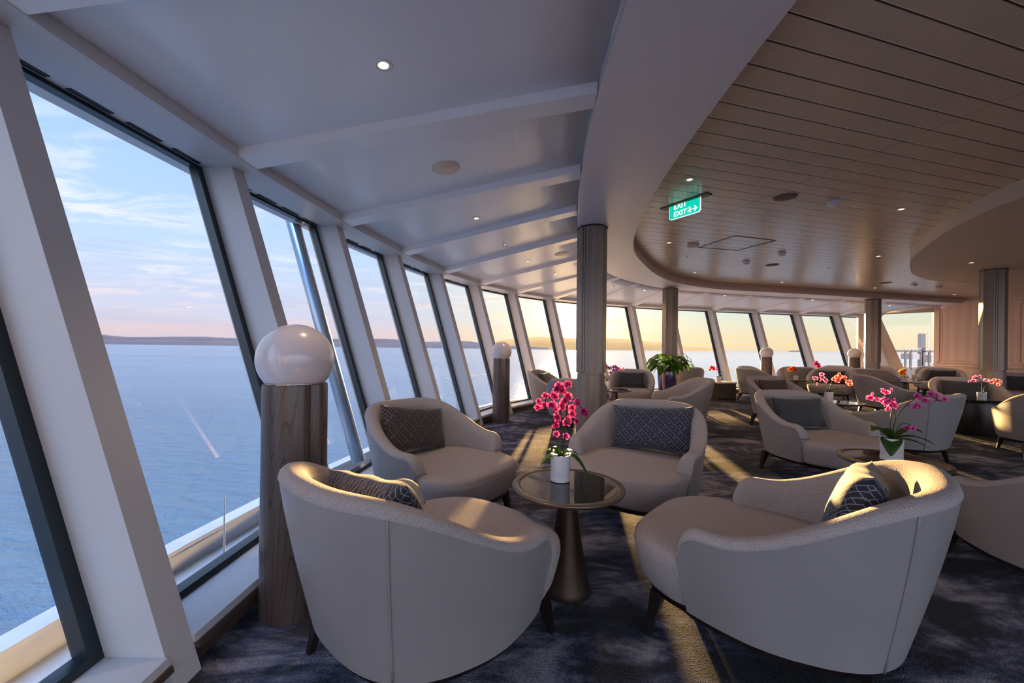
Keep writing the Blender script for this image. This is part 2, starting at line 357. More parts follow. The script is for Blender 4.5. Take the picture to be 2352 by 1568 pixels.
# ---------------------------------------------------------------- window wall plan
T = {-4:(-1.2,-3.85), -3:(-1.6,-2.5), -2:(-1.87,-1.12), -1:(-2.0,.24), 0:(-2.03,1.6), 1:(-1.99,2.94), 2:(-1.84,4.30), 3:(-1.58,5.64), 4:(-1.22,6.98),
     5:(-.66,8.24), 6:(.12,9.4), 7:(1.10,10.4), 8:(2.3,11.22), 9:(3.65,11.85), 10:(5.0,12.32), 11:(6.5,12.76), 12:(8.2,13.22), 13:(9.9,13.66), 14:(11.6,14.06), 15:(13.0,14.4)}
KMIN, KMAX = -4, 15
ZH = 2.557; LEAN = .313; MW = .12; DEP = .25; ZS = .135
TV = {k: Vector(v) for k, v in T.items()}
def tang(k):
    a = TV[max(k-1, KMIN)]; b = TV[min(k+1, KMAX)]; return (b-a).normalized()
def nout(k): t = tang(k); return Vector((-t.y, t.x))
def P(k, side, dep, z, da=0.):   # side 'f' far corner, 'n' near corner; dep outward; da extra along wall
    b = TV[k] + tang(k)*(da - (MW if side == 'n' else 0)) + nout(k)*(dep - (ZH-z)*LEAN)
    return Vector((b.x, b.y, z))
# floor
fl = [P(k, 'f', .3, 0.) for k in range(KMIN, KMAX+1)]
pl = [(p.x, p.y) for p in fl] + [(13.3, 14.4), (14.75, 13.6), (19.6, -4)]
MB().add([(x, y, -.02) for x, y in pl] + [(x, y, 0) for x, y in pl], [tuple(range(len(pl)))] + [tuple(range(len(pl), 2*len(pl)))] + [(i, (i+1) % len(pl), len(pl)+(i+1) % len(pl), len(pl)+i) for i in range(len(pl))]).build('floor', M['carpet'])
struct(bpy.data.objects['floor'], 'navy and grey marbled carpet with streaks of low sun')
# mullions
n_tr = [0]
def trim(o, label=None):
    n_tr[0] += 1; o.name = 'trim_%d' % n_tr[0]; return struct(o, label)
for k in range(KMIN, KMAX+1):
    b = MB(); b.hexa([P(k,'n',0,0), P(k,'f',0,0), P(k,'f',.33,0), P(k,'n',.33,0), P(k,'n',0,ZH+.05), P(k,'f',0,ZH+.05), P(k,'f',.33,ZH+.05), P(k,'n',.33,ZH+.05)])
    trim(b.build('trim', M['white']), 'white leaning window post')
# windows
def lerp(a, b, t): return a+(b-a)*t
for k in range(KMIN, KMAX):
    w = empty('window_%d' % (k-KMIN+1), tuple(P(k, 'f', DEP, 0))); struct(w, 'tall leaning window of the curved glass front'); inv = Vector(w.location)
    def Q(a, z, d=0.): return lerp(P(k,'f',DEP+d,z), P(k+1,'n',DEP+d,z), a) - inv
    L = (Q(1,1)-Q(0,1)).length; fw = .05/L
    b = MB(); b.hexa([Q(0,ZS,.0),Q(1,ZS,.0),Q(1,ZS,.012),Q(0,ZS,.012),Q(0,ZH,.0),Q(1,ZH,.0),Q(1,ZH,.012),Q(0,ZH,.012)]); b.build('pane', M['glass'], w)
    b = MB()
    def bar(a0, a1, z0, z1, d0=-.025, d1=.035): b.hexa([Q(a0,z0,d0),Q(a1,z0,d0),Q(a1,z0,d1),Q(a0,z0,d1),Q(a0,z1,d0),Q(a1,z1,d0),Q(a1,z1,d1),Q(a0,z1,d1)])
    bar(0, fw*.7, ZS, ZH); bar(1-fw, 1, ZS, ZH); bar(fw*.7, 1-fw, ZS, ZS+.032); bar(fw*.7, 1-fw, ZH-.025, ZH)
    b.build('window_frame', M['frame'], w)
    b = MB(); A = lambda s, d, z: (P(k,'f',d,z) if s == 0 else P(k+1,'n',d,z)) - inv
    b.hexa([A(0,-.01,.107),A(1,-.01,.107),A(1,.34,.107),A(0,.34,.107),A(0,-.01,ZS),A(1,-.01,ZS),A(1,.34,ZS),A(0,.34,ZS)]); b.build('sill', M['white'], w)
    b = MB(); b.hexa([A(0,-.02,.085),A(1,-.02,.085),A(1,.04,.085),A(0,.04,.085),A(0,-.02,.107),A(1,-.02,.107),A(1,.04,.107),A(0,.04,.107)]); b.build('sill_nosing', M['brown'], w)
    for j in range(4 if k >= -1 and k < 8 else 0):
        a0 = .06+.24*j; a1 = a0+.17
        b = MB(); r1, r2 = -.075, -.045
        def S(a, d, z): return lerp(P(k,'f',DEP+d,ZH), P(k+1,'n',DEP+d,ZH), a) - inv + Vector((0,0,z))
        b.hexa([S(a0,r1,-.004),S(a1,r1,-.004),S(a1,r2,-.004),S(a0,r2,-.004),S(a0,r1,.004),S(a1,r1,.004),S(a1,r2,.004),S(a0,r2,.004)]); b.build('vent_slot', M['dark'], w)
# baseboard
b = MB()
for k in range(KMIN, KMAX):
    b.hexa([P(k,'f',.05,0),P(k+1,'n',.05,0),P(k+1,'n',.34,0),P(k,'f',.34,0),P(k,'f',.05,.09),P(k+1,'n',.05,.09),P(k+1,'n',.34,.09),P(k,'f',.34,.09)])
struct(b.build('baseboard_front', M['brown']), 'dark brown skirting under the window sills')
# ---------------------------------------------------------------- header and sloped ceiling
def strip(secs, name, m, label=None, auto=30):
    b = MB(); b.loft(secs, caps=True); o = b.build(name, m, auto=auto); return o
ks = [KMIN+i/4 for i in range((KMAX-KMIN)*4+1)]
Tc = catmull([TV[k] for k in range(KMIN, KMAX+1)], 4)
def Tn(i):
    a = Tc[max(i-1, 0)]; c = Tc[min(i+1, len(Tc)-1)]; t = (c-a).normalized(); return Vector((-t.y, t.x))
# straight facets between posts like the photo: use linear positions
def HP(kf, dep, z):
    k = int(math.floor(kf)); f = kf-k
    if k >= KMAX: k = KMAX-1; f = 1.
    p = lerp(TV[k], TV[k+1], f)+lerp(nout(k), nout(k+1), f)*dep; return Vector((p.x, p.y, z))
ZF = 2.637
secs = [[HP(k, -.14, ZH), HP(k, .42, ZH), HP(k, .42, 3.2), HP(k, -.14, 3.2)] for k in range(KMIN, KMAX+1)]
trim(strip(secs, 'trim', M['white']), 'white header above the windows')
O = [(-4,1.1,-3.8,1.7,-3.8), (-3,.8,-2.4,1.45,-2.4), (-2,.6,-1,1.3,-1), (-1,.5,.25,1.22,.3), (0,.5,1.5,1.25,1.5), (1,.52,2.62,1.29,2.55), (2,.62,3.72,1.38,3.7), (3,.76,4.72,1.52,4.75),
     (4,.98,5.8,1.74,5.75), (5,1.37,7.0,2.05,6.65), (6,1.91,8.15,2.75,7.95), (7,2.42,8.9,3.35,8.83), (8,3.05,9.6,4.0,9.5), (9,4.1,10.4,4.75,10.0), (10,5.4,10.9,5.6,10.4), (11,6.9,11.35,7.1,10.75),
     (12,8.7,11.8,8.85,11.2), (13,10.25,12.2,10.4,11.64), (14,11.85,12.6,12.0,12.06), (15,13.3,12.97,13.4,12.44), (16,14.25,13.2,14.3,12.68)]
ZR = 2.87; ZW = 3.05
Oc = catmull([Vector((a, b)) for _, a, b, _, _ in O], 4); Ic = catmull([Vector((c, d)) for _, _, _, c, d in O], 4)
def fasc(kf): return ZR + .085*max(0, min(1, (7.6-kf)/4))
def Oz(kf):
    i = (kf-KMIN)*4; j = int(i); f = i-j
    p = Oc[j] if j >= len(Oc)-1 else lerp(Oc[j], Oc[j+1], f); return Vector((p.x, p.y, fasc(kf)))
V = []; F = []; nseg = 5
for i in range(len(ks)):
    kf = ks[i]; h = HP(kf, -.14, ZF); o = Oz(kf)
    for j in range(nseg+1): V.append(lerp(h, o, j/nseg))
n0 = len(V)
for i in range(len(ks)-1):
    for j in range(nseg): F.append((i*(nseg+1)+j, (i+1)*(nseg+1)+j, (i+1)*(nseg+1)+j+1, i*(nseg+1)+j+1))
# last wedge over the aft side window
e = len(V); V += [Vector((13.2, 14.5, 2.637)), Vector((14.7, 13.7, 2.87)), Vector((14.25, 13.2, ZR)), Vector((13.3, 12.97, ZR)), HP(15, -.14, ZF)]
F += [(e, e+1, e+2, e+3), (e, e+3, e+4)]
ceil_ = mesh('ceiling', V, F, M['ceil'], smooth=True)
struct(ceil_, 'white sloping ceiling between the windows and the bulkhead')
sol = ceil_.modifiers.new('s', 'SOLIDIFY'); sol.thickness = .02; sol.offset = 0
CV, CF = [tuple(v) for v in V], list(F)
# ring soffit
V = []; F = []
for i in range(len(Oc)): V += [Vector((Oc[i].x, Oc[i].y, ZR)), Vector((Ic[i].x, Ic[i].y, ZR))]
for i in range(len(Oc)-1): F.append((2*i, 2*i+2, 2*i+3, 2*i+1))
N = len(Oc); e = len(V)
V += [Vector((14.25,13.2,ZR)), Vector((14.75,13.7,ZR)), Vector((19.4,-3,ZR)), Vector((18.9,-3,ZR)), Vector((14.3,12.68,ZR))]
F += [(e, e+1, e+2, e+3, e+4)]
struct(mesh('ceiling_soffit', V, F, M['ring']), 'broad smooth curved white bulkhead ring round the timber ceiling'); bpy.data.objects['ceiling_soffit'].name = 'ceiling_2'
V = []; F = []
for i in range(len(ks)):
    kf = ks[i]; p = Oc[i]; V += [Vector((p.x, p.y, ZR)), Vector((p.x, p.y, fasc(kf)+.02))]
for i in range(len(ks)-1): F.append((2*i, 2*i+2, 2*i+3, 2*i+1))
trim(mesh('trim', V, F, M['white'], smooth=True), 'thin outer edge of the curved bulkhead')
def offs(C, d):
    out = []
    for i in range(len(C)):
        a = C[max(i-1, 0)]; c = C[min(i+1, len(C)-1)]; t = (c-a).normalized(); out.append(C[i]+Vector((-t.y, t.x))*d)
    return out
rim_ = Ic + [Vector((18.9, -3))]
V = []; F = []; prof = [(0, ZR), (0, ZR+.085), (.05, ZR+.085), (.05, ZW+.02)]
Cs = [offs(rim_, d) for d, z in prof]
for i in range(len(rim_)):
    for j, (d, z) in enumerate(prof): V.append(Vector((Cs[j][i].x, Cs[j][i].y, z)))
for i in range(len(rim_)-1):
    for j in range(3): F.append((i*4+j, (i+1)*4+j, (i+1)*4+j+1, i*4+j+1))
o = mesh('trim', V, F, [M['cream'], M['panel']])
for i, p in enumerate(o.data.polygons): p.material_index = 1 if i % 3 == 2 else 0
trim(o, 'stepped inner lip of the bulkhead ring')
wc = offs(rim_, .06); V = [Vector((p.x, p.y, ZW)) for p in wc]; n = len(V); V += [v+Vector((0,0,.04)) for v in V]
o = mesh('ceiling', V, [tuple(range(n)), tuple(range(n, 2*n))]+[(i, (i+1) % n, n+(i+1) % n, n+i) for i in range(n)], M['planks']); o.name = 'ceiling_3'; struct(o, 'timber plank ceiling inside the oval recess')
bm = bmesh.new(); bm.from_mesh(o.data); bmesh.ops.triangulate(bm, faces=bm.faces); bm.to_mesh(o.data); bm.free()
# island soffit
isl = catmull([Vector(p) for p in ((4.6,.5), (4.75,2.2), (5.1,3.97), (5.5,4.95), (6.15,5.96), (6.75,6.75), (7.4,7.42), (8.2,8.13), (9.3,8.75), (10.6,9.07), (12.2,9.2), (14,9.0))], 5)
V = [Vector((p.x, p.y, ZR)) for p in isl] + [Vector((15.2,8.6,ZR)), Vector((18, .5, ZR))]; n = len(V)
V += [Vector((v.x, v.y, ZW)) for v in V[:n]]
F = [tuple(range(n))] + [(i, (i+1) % n, n+(i+1) % n, n+i) for i in range(n)]
o = mesh('ceiling', V, F, M['cream']); o.name = 'ceiling_4'; struct(o, 'rounded cream ceiling island over the right of the lounge')
# beams
for k in range(KMIN, 15):
    i0 = HP(k, -.13, ZH); tg = tang(k); end = Oz(float(k)); w = .09; sh = -tg*.15; sh = Vector((sh.x, sh.y, 0)); tv = Vector((tg.x, tg.y, 0))*w
    zb0 = ZH+.004; zt0 = ZF+.05; zb1 = max(min(end.z-.08, 9), ZR+.0) if k < 8 else end.z-.012; zt1 = end.z+.03
    a = Vector((i0.x, i0.y, 0))+sh; e = Vector((end.x, end.y, 0))+sh*.6+Vector((nout(k).x, nout(k).y, 0))*(.0)
    b = MB(); z = lambda p, h: Vector((p.x, p.y, h))
    b.hexa([z(a-tv, zb0), z(a+tv, zb0), z(e+tv*.9, zb1), z(e-tv*.9, zb1), z(a-tv, zt0), z(a+tv, zt0), z(e+tv*.9, zt1), z(e-tv*.9, zt1)])
    trim(b.build('trim', M['ceil']), 'white ceiling rib running in from a window post')
# ---------------------------------------------------------------- aft side window wall and bulkhead
def wallq(a, b_, z0, z1, th=.12):
    a = Vector(a); b_ = Vector(b_); d = (b_-a).normalized(); n = Vector((-d.y, d.x))*th
    return [(a.x,a.y,z0),(b_.x,b_.y,z0),(b_.x+n.x,b_.y+n.y,z0),(a.x+n.x,a.y+n.y,z0),(a.x,a.y,z1),(b_.x,b_.y,z1),(b_.x+n.x,b_.y+n.y,z1),(a.x+n.x,a.y+n.y,z1)]
A0 = Vector((12.78, 14.22)); A1 = Vector((14.5, 13.6)); AL = (A1-A0).length; ad = (A1-A0).normalized(); an = Vector((-ad.y, ad.x))
def AP(s, z, d=0.): p = A0+ad*s+an*d; return Vector((p.x, p.y, z))
# opening outline (s,z), rounded leaning left side
op = [(1.33,.35)]
op += [(1.15,.36),(1.05,.45)]
op += [(.33,2.38),(.30,2.50),(.33,2.60),(.42,2.65),(.55,2.66)] + [(AL+.2, 2.70),(AL+.2,.35)]
outer = [(-.35,0),(-.35,2.9),(AL+.25,2.9),(AL+.25,0)]
b = MB()
# wall built as quads between outline and border
def fill(poly_sz):
    n = len(poly_sz); b.add([AP(s, z, 0) for s, z in poly_sz]+[AP(s, z, .12) for s, z in poly_sz], [tuple(range(n)), tuple(range(n, 2*n))]+[(i, (i+1) % n, n+(i+1) % n, n+i) for i in range(n)])
fill([(-.35,0),(1.33,0),(1.33,.35),(1.15,.36),(1.05,.45),(.33,2.38),(-.35,2.38)])
fill([(-.35,2.38),(.33,2.38),(.30,2.50),(.33,2.60),(.42,2.65),(.55,2.66),(.55,2.95),(-.35,2.95)])
fill([(.55,2.66),(AL+.2,2.70),(AL+.2,2.95),(.55,2.95)])
fill([(1.33,0),(AL+.2,0),(AL+.2,.35),(1.33,.35)])
struct(b.build('wall_side', M['cream']), 'cream wall round the aft side window')
w = empty('window_30', tuple(AP(1, 0))); struct(w, 'wide side window with a rounded leaning corner'); inv = Vector(w.location)
b = MB(); n = len(op); b.add([AP(s, z, .05)-inv for s, z in op]+[AP(s, z, .06)-inv for s, z in op], [tuple(range(n)), tuple(range(n, 2*n))]+[(i, (i+1) % n, n+(i+1) % n, n+i) for i in range(n)]); b.build('pane', M['glass'], w)
b = MB(); b.tube([AP(s, z, .03)-inv for s, z in op], .022, 6, closed=True); b.build('window_frame', M['frame'], w)
# bulkhead with pale panels
B0 = Vector((14.42, 13.62)); B1 = Vector((19.3, -2.5)); bd = (B1-B0).normalized(); bn = Vector((bd.y, -bd.x))
if bn.dot(Vector((-1, -.3))) < 0: bn = -bn
def BP(s, z, d=0.): p = B0+bd*s+bn*d; return Vector((p.x, p.y, z))
def bbox(b, s0, s1, z0, z1, d0, d1, inv=Vector((0,0,0))): b.hexa([BP(s0,z0,d0)-inv,BP(s1,z0,d0)-inv,BP(s1,z0,d1)-inv,BP(s0,z0,d1)-inv,BP(s0,z1,d0)-inv,BP(s1,z1,d0)-inv,BP(s1,z1,d1)-inv,BP(s0,z1,d1)-inv]); return b
struct(bbox(MB(), 0, 16.8, 0, ZR+.02, -.15, 0).build('wall_aft', M['panel']), 'pale oak panelled wall at the end of the lounge')
s = .1
while s < 14:
    b = MB(); inv = BP(s, 0)
    z0, z1 = .95, 2.80; s1 = s+1.95
    for a0, a1, c0, c1 in ((s,s1,z0,z0+.05),(s,s1,z1-.05,z1),(s,s+.05,z0,z1),(s1-.05,s1,z0,z1)): bbox(b, a0, a1, c0, c1, 0, .03, inv)
    for a0, a1, c0, c1 in ((s+.09,s1-.09,z0+.09,z0+.11),(s+.09,s1-.09,z1-.11,z1-.09),(s+.09,s+.11,z0+.09,z1-.09),(s1-.11,s1-.09,z0+.09,z1-.09)): bbox(b, a0, a1, c0, c1, 0, .015, inv)
    trim(b.build('trim', M['panel'], loc=inv), 'raised moulding of a pale oak wall panel'); s = s1+.06
b = bbox(MB(), 0, 15, .86, .93, 0, .06); trim(b.build('trim', M['panel']), 'pale oak dado rail')
# ---------------------------------------------------------------- pillars
def pillar(name, x, y, rot, zt, label, r=.178):
    t = empty(name, (x, y, 0), rot); tag(t, label, 'pillar', 'pillars in the lounge')
    ring = []
    for i in range(8):
        a = math.pi/4*i+math.pi/8; ring.append(Vector((r/math.cos(math.pi/8)*math.cos(a), r/math.cos(math.pi/8)*math.sin(a), 0)))
    # octagon with narrow grooves in the middle of every other edge
    pts = []
    for i in range(8):
        a, c = ring[i], ring[(i+1) % 8]; m = (a+c)/2; d = (c-a).normalized(); n = m.normalized()
        pts += [a]
        if i % 2 == 0:
            for q in (.018, .046): pts += [a+d*q, a+d*(q+.002)-n*.012, a+d*(q+.006)-n*.012, a+d*(q+.008)]
    b = MB(); b.loft([[p+Vector((0,0,z)) for p in pts] for z in (.985, zt)]); b.build('upper_casing', M['pillar'], t)
    b = MB(); b.lathe([(r+.003,0),(r+.003,.96),(r-.006,.964),(r-.006,.986)], 48); b.build('lower_casing', M['pillar'], t, auto=30)
    b = MB(); b.loft([[p*1.03+Vector((0,0,z)) for p in ring] for z in (zt-.018, zt)]); b.build('collar', M['bronze_d'], t)
    return t
pillar('pillar', 1.03, 5.2, R(14), ZR, 'thick taupe pillar covering the setting sun, behind the middle armchair')
pillar('pillar', 4.0, 10.1, R(15), 2.83, 'taupe pillar rising behind the large leafy plant')
pillar('pillar', 10.72, 11.85, R(15), ZR-.02, 'farthest taupe pillar, left of the rounded side window')
pillar('pillar', 9.05, 7.5, R(20), ZR, 'taupe pillar at the right, in front of the pale oak wall', r=.165)
# ---------------------------------------------------------------- armchair
CW, CDb, CyF, Czt, Cza, Cn, Ck, CyN = .995, .585, .237, .848, .590, 2.5, .153, .541
ZB = .225
def rim_curve():
    L = []
    for i in range(10):
        y = CyF*(1-i/10); L.append((CW/2-.032*(y/CyF)**2, y))
    for i in range(49):
        a = math.pi*i/48; c, s_ = math.cos(a), math.sin(a)
        L.append((math.copysign(abs(c)**(2/Cn), c)*CW/2, -CDb*abs(s_)**(2/Cn)))
    for i in range(10):
        y = CyF*(i+1)/10; L.append((-CW/2+.032*(y/CyF)**2, y))
    return L
def rimz(y):
    q = (CyF-y)/(CyF+CDb); z = Cza
    if q > Ck: e = (q-Ck)/(1-Ck); z += (Czt-Cza)*e*e*(3-2*e)
    r = .10
    if y > CyF-r: z += math.sqrt(max(0, r*r-(y-(CyF-r))**2))-r
    return z
def chair_meshes():
    L = rim_curve(); n = len(L); PV = [Vector(p) for p in L]
    # dense points at the arm fronts
    def nin(i):
        a = PV[max(i-1, 0)]; c = PV[min(i+1, n-1)]; t = (c-a).normalized(); v = Vector((-t.y, t.x))
        m = Vector((0, -.1))-PV[i]
        if i < 6: v = Vector((-1, 0))
        elif i > n-7: v = Vector((1, 0))
        elif v.dot(m) < 0: v = -v
        return v
    out = []; inn = []; base = []
    for i in range(n):
        p = PV[i]; ni = nin(i); zr = rimz(p.y)
        back = max(0, -p.y/CDb); tp = .045+.085*back**1.3
        def pt(d, z, p=p, ni=ni, tp=tp, zr=zr):
            h = max(0, min(1, (zr-z)/(max(zr, .3)-ZB)))
            sh = tp*h**1.25 + (-.0)
            fy = -.035*h if p.y > 0 else -.035*h*max(0, 1+p.y/.2)
            q = p+ni*(d+ (sh if d < .06 else sh*.55)); return Vector((q.x, q.y+fy, z))
        hh = zr-ZB
        O_ = [pt(0, ZB+hh*k/9) for k in range(0, 9)] + [pt(.0, zr-.035)]
        out.append(O_)
        I_ = [pt(-.001, zr-.036), pt(-.003, zr-.030), pt(.004, zr-.014), pt(.018, zr-.003), pt(.045, zr), pt(.072, zr-.006), pt(.092, zr-.024), pt(.104, zr-.06)]
        zi = max(zr-.06, .40)
        I_ += [pt(.104+.02*k/4, (zr-.06)+(.36-(zr-.06))*k/4 if zr-.06 > .36 else .36) for k in range(1, 5)]
        inn.append(I_); base.append(pt(0, ZB))
    m = len(out[0]); V = [v for r in out for v in r]; F = [(i*m+j, (i+1)*m+j, (i+1)*m+j+1, i*m+j+1) for i in range(n-1) for j in range(m-1)]
    # thickness at the bottom + arm front returns
    b = MB(); b.V = V; b.F = F
    for i0 in (0, n-1):
        ni = nin(i0); ringo = out[i0]; ringi = [v+Vector((ni.x, ni.y, 0))*.10 for v in ringo]
        e = len(b.V); b.V += ringo+ringi; b.F += [(e+j, e+j+1, e+m+j+1, e+m+j) for j in range(m-1)]
    shell = b
    m2 = len(inn[0]); V = [v for r in inn for v in r]; F = [(i*m2+j, (i+1)*m2+j, (i+1)*m2+j+1, i*m2+j+1) for i in range(n-1) for j in range(m2-1)]
    c = MB(); c.V = V; c.F = F
    c.F += [tuple(range(m2)), tuple((n-1)*m2+j for j in range(m2))]
    # front faces of the arms below the roll
    for i0 in (0, n-1):
        a = inn[i0][0]; bb = inn[i0][7]; e = len(c.V); sx = 1 if i0 == 0 else -1
        low = [Vector((a.x-sx*.002, a.y+.003, a.z)), Vector((bb.x, bb.y+.003, a.z)), Vector((bb.x, bb.y-.033, ZB+.02)), Vector((a.x-sx*.045, a.y-.033, ZB+.02))]
        c.add(low, [(0, 1, 2, 3)])
    # seams on the leather
    seams = []
    for i0 in (10+13, 10+48-13):
        pts = [v+Vector((PV[i0].x, PV[i0].y, 0)).normalized()*.0015 for v in out[i0]]
        seams.append(MB().tube(pts, .0042, 6))
    # seat
    s = MB(); rings = []
    def sq(a, hw, yb, yf, z):
        cc, ss = math.cos(a), math.sin(a); ym = (yb+yf)/2; hd = (yf-yb)/2
        e = 2/3.1; x = math.copysign(abs(cc)**e, cc)*hw; y = ym+math.copysign(abs(ss)**e, ss)*hd
        if y < CyF: x *= 1-(.11+.10*max(0, .40-z)/.2)*min(1, (CyF-y)/.35)
        return Vector((x, y, z))
    ZS_ = .452
    for z, hw, yf in ((ZB+.005,.405,CyN-.045), (.26,.417,CyN-.02), (.33,.434,CyN-.006), (.385,.446,CyN), (.402,.446,CyN-.001), (.410,.4445,CyN-.006), (.418,.445,CyN-.004), (.435,.437,CyN-.018), (.447,.415,CyN-.045), (.452,.36,CyN-.10), (.453,.25,CyN-.22), (.453,.1,CyN-.38)):
        rings.append([sq(2*math.pi*i/72, hw, -.37 if hw > .38 else -.37+(.455-hw), yf, z) for i in range(72)])
    s.loft(rings)
    # plinth outline: union of shell base and seat base
    pr = []
    outl = [Vector((b_.x, b_.y)) for b_ in base]
    fr = [sq(a, .408, -.4, CyN-.04, 0) for a in [math.pi*(.0+i/24) for i in range(25)]]
    fr = [Vector((q.x, q.y)) for q in fr if q.y > CyF]
    fr = sorted(fr, key=lambda q: math.atan2(q.y, q.x))
    full = outl + list(reversed(fr)) if outl[-1].x < 0 else outl+fr
    P2 = []
    for q in full: P2.append(q*.985)
    p = MB(); p.loft([[Vector((q.x*.97, q.y*.97, ZB-.03)) for q in P2], [Vector((q.x, q.y, ZB+.004)) for q in P2]])
    legs = []
    for x, y in ((.315,.36), (-.315,.36), (.32,-.33), (-.32,-.33)):
        l = MB(); dx, dy = math.copysign(.035, x), math.copysign(.04, y)
        def sqr(c, h, z): return [Vector((c[0]+sx*h, c[1]+sy*h, z)) for sx, sy in ((-1,-1),(1,-1),(1,1),(-1,1))]
        l.loft([sqr((x+dx, y+dy), .013, 0), sqr((x+dx*.55, y+dy*.55), .019, .09), sqr((x, y), .03, ZB-.02)]); legs.append(l)
    return shell, c, seams, s, p, legs
SH, BK, SM, ST, PLN, LG = chair_meshes()
def make_chair():
    t = empty('armchair'); t['category'] = 'armchair'; t['group'] = 'tub armchairs in the lounge'
    sh = SH.build('shell', M['leather'], t, smooth=True, auto=50)
    for q in SM: q.build('seam', M['leather'], sh, smooth=True)
    BK.build('backrest', M['fabric'], t, smooth=True, auto=60)
    ST.build('seat', M['fabric'], t, smooth=True, auto=60)
    PLN.build('plinth', M['darkwood'], t, auto=40)
    for q in LG: q.build('leg', M['darkwood'], t)
    return t
first = [make_chair()]; n_ch = [0]
CH = {}
def chair(key, x, y, ang, label):
    o = first[0] if n_ch[0] == 0 else copy_tree(first[0]); n_ch[0] += 1
    o.location = (x, y, 0); o.rotation_euler = (0, 0, R(ang-90)); o['label'] = label; CH[key] = (x, y, ang); return o
chair('A', -.33, 1.743, 50, 'big nearest armchair at lower left, back to us, taupe leather outside and woven rim')
chair('B', -.534, 3.08, -36, 'armchair with a dark brown key-pattern cushion, left of the near round table, by the windows')
chair('C', .975, 3.13, -126, 'armchair facing us beyond the near table, with a navy key-pattern cushion')
chair('D', 1.165, 1.805, 137, 'big nearest armchair at lower right, its rim lit gold by the sun')
chair('E', 3.18, 4.11, -80, 'armchair with a plain charcoal cushion beside the orchid table at the right')
chair('E2', 4.63, 6.7, -75, 'armchair with a low brown patterned cushion, just behind the plain cushion armchair')
chair('F', 4.62, 4.83, 114, 'armchair seen from its tan back, beyond the right orchid table')
chair('G', 3.02, 2.08, 80, 'armchair cut by the right edge of the picture, pale side towards us')
chair('J1', .91, 8.05, -25, 'small far armchair by the windows left of the thick pillar')
chair('J2', 1.07, 6.55, 80, 'armchair seen from behind, partly hidden by the thick pillar')
chair('J3', 2.56, 8.58, -110, 'far armchair facing us with a grey cushion, between the thick pillar and the leafy plant')
chair('J5', 2.62, 6.44, 175, 'armchair in profile, high back at right, in front of the leafy plant')
chair('K', 4.7, 10.92, 80, 'beige armchair back standing behind the leafy plant by the glass')
chair('H1', 6.36, 10.16, 14, 'pale armchair in profile right of the low brown window cabinet')
chair('H2b', 7.0, 11.15, -59, 'far armchair against the windows behind the pale profile chair')
chair('H2', 8.5, 11.9, 59, 'tan armchair back below the far left globe lamp of the right windows')
chair('H3', 8.25, 10.34, -135, 'armchair with a dark seat and black cushion behind the salmon orchid')
chair('H4', 10.12, 11.0, 20, 'tan armchair back just left below the farthest pillar')
chair('H5', 10.05, 12.3, -130, 'far armchair rim under the right globe lamp, left of the farthest pillar')
chair('H6', 11.75, 12.65, -120, 'far armchair rim just right of the farthest pillar')
chair('H7', 7.55, 7.95, -20, 'grey-white armchair in profile behind the tan backed armchair')
chair('H8', 13.5, 12.75, -135, 'farthest armchair below the pale oak panel')
chair('H9', 12.5, 11.6, -140, 'far armchair with a dark cushion below the pale oak panel')
chair('H10', 8.07, 7.0, -122, 'tan armchair with a dark green cushion in front of the right pillar')
chair('H11', 6.75, 4.95, 55, 'pale armchair at the far right edge, seen from behind')
chair('H12', 11.4, 9.0, -150, 'armchair with a dark cushion at the right edge behind the right pillar')
# ---------------------------------------------------------------- cushions
def cushion_mesh(w, h, th, nx=26, ny=16):
    V = []; F = []; UV = []
    for sgn in (1, -1):
        for j in range(ny+1):
            for i in range(nx+1):
                u = -1+2*i/nx; v = -1+2*j/ny
                e = (max(0, 1-abs(u)**3.2)*max(0, 1-abs(v)**3.2))**.45
                pin = 1-.07*(1-abs(v)**2)*abs(u)**6; pin2 = 1-.10*(1-abs(u)**2)*abs(v)**4
                cr = .012*math.sin(u*9+v*3)*e*(1-e)*2
                V.append(Vector((u*w/2*pin, sgn*(th/2*e+cr), v*h/2*pin2))); UV.append((u*w/2+.5, v*h/2+.5))
    n = (nx+1)*(ny+1)
    for s in (0, 1):
        for j in range(ny):
            for i in range(nx):
                a = s*n+j*(nx+1)+i; q = (a, a+1, a+nx+2, a+nx+1); F.append(q if s else q[::-1])
    bm = bmesh.new(); 
    me = bpy.data.meshes.new('cushion'); me.from_pydata([tuple(v) for v in V], [], F); ul = me.uv_layers.new(name='UVMap')
    for lp in me.loops: ul.data[lp.index].uv = UV[lp.vertex_index]
    bm.from_mesh(me); bmesh.ops.remove_doubles(bm, verts=bm.verts, dist=.0006); bmesh.ops.recalc_face_normals(bm, faces=bm.faces); bm.to_mesh(me); bm.free()
    for p in me.polygons: p.use_smooth = True
    return me
CM = {}
def cushion(key, m, label, dx=0., dy=-.24, dz=0., roll=0., tilt=14., yaw=0., w=.60, h=.36):
    x, y, ang = CH[key]; kk = (m, w)
    if kk not in CM: CM[kk] = cushion_mesh(w, h, .15); CM[kk].materials.append(M[m])
    o = bpy.data.objects.new('cushion', CM[kk]); COL.objects.link(o)
    c = Matrix.Translation((x, y, 0)) @ Matrix.Rotation(R(ang-90), 4, 'Z')
    o.matrix_world = c @ Matrix.Translation((dx, dy, .455+h/2*math.cos(R(tilt))*.97+dz)) @ Matrix.Rotation(R(yaw), 4, 'Z') @ Matrix.Rotation(R(tilt), 4, 'X') @ Matrix.Rotation(R(roll), 4, 'Y')
    tag(o, label, 'cushion', 'lumbar cushions on the armchairs')
    return o
cushion('A', 'pat_navy', 'patterned navy cushion peeping over the rim of the lower left armchair', dx=.0, dy=-.28, dz=.045, roll=-7, h=.33, tilt=18)
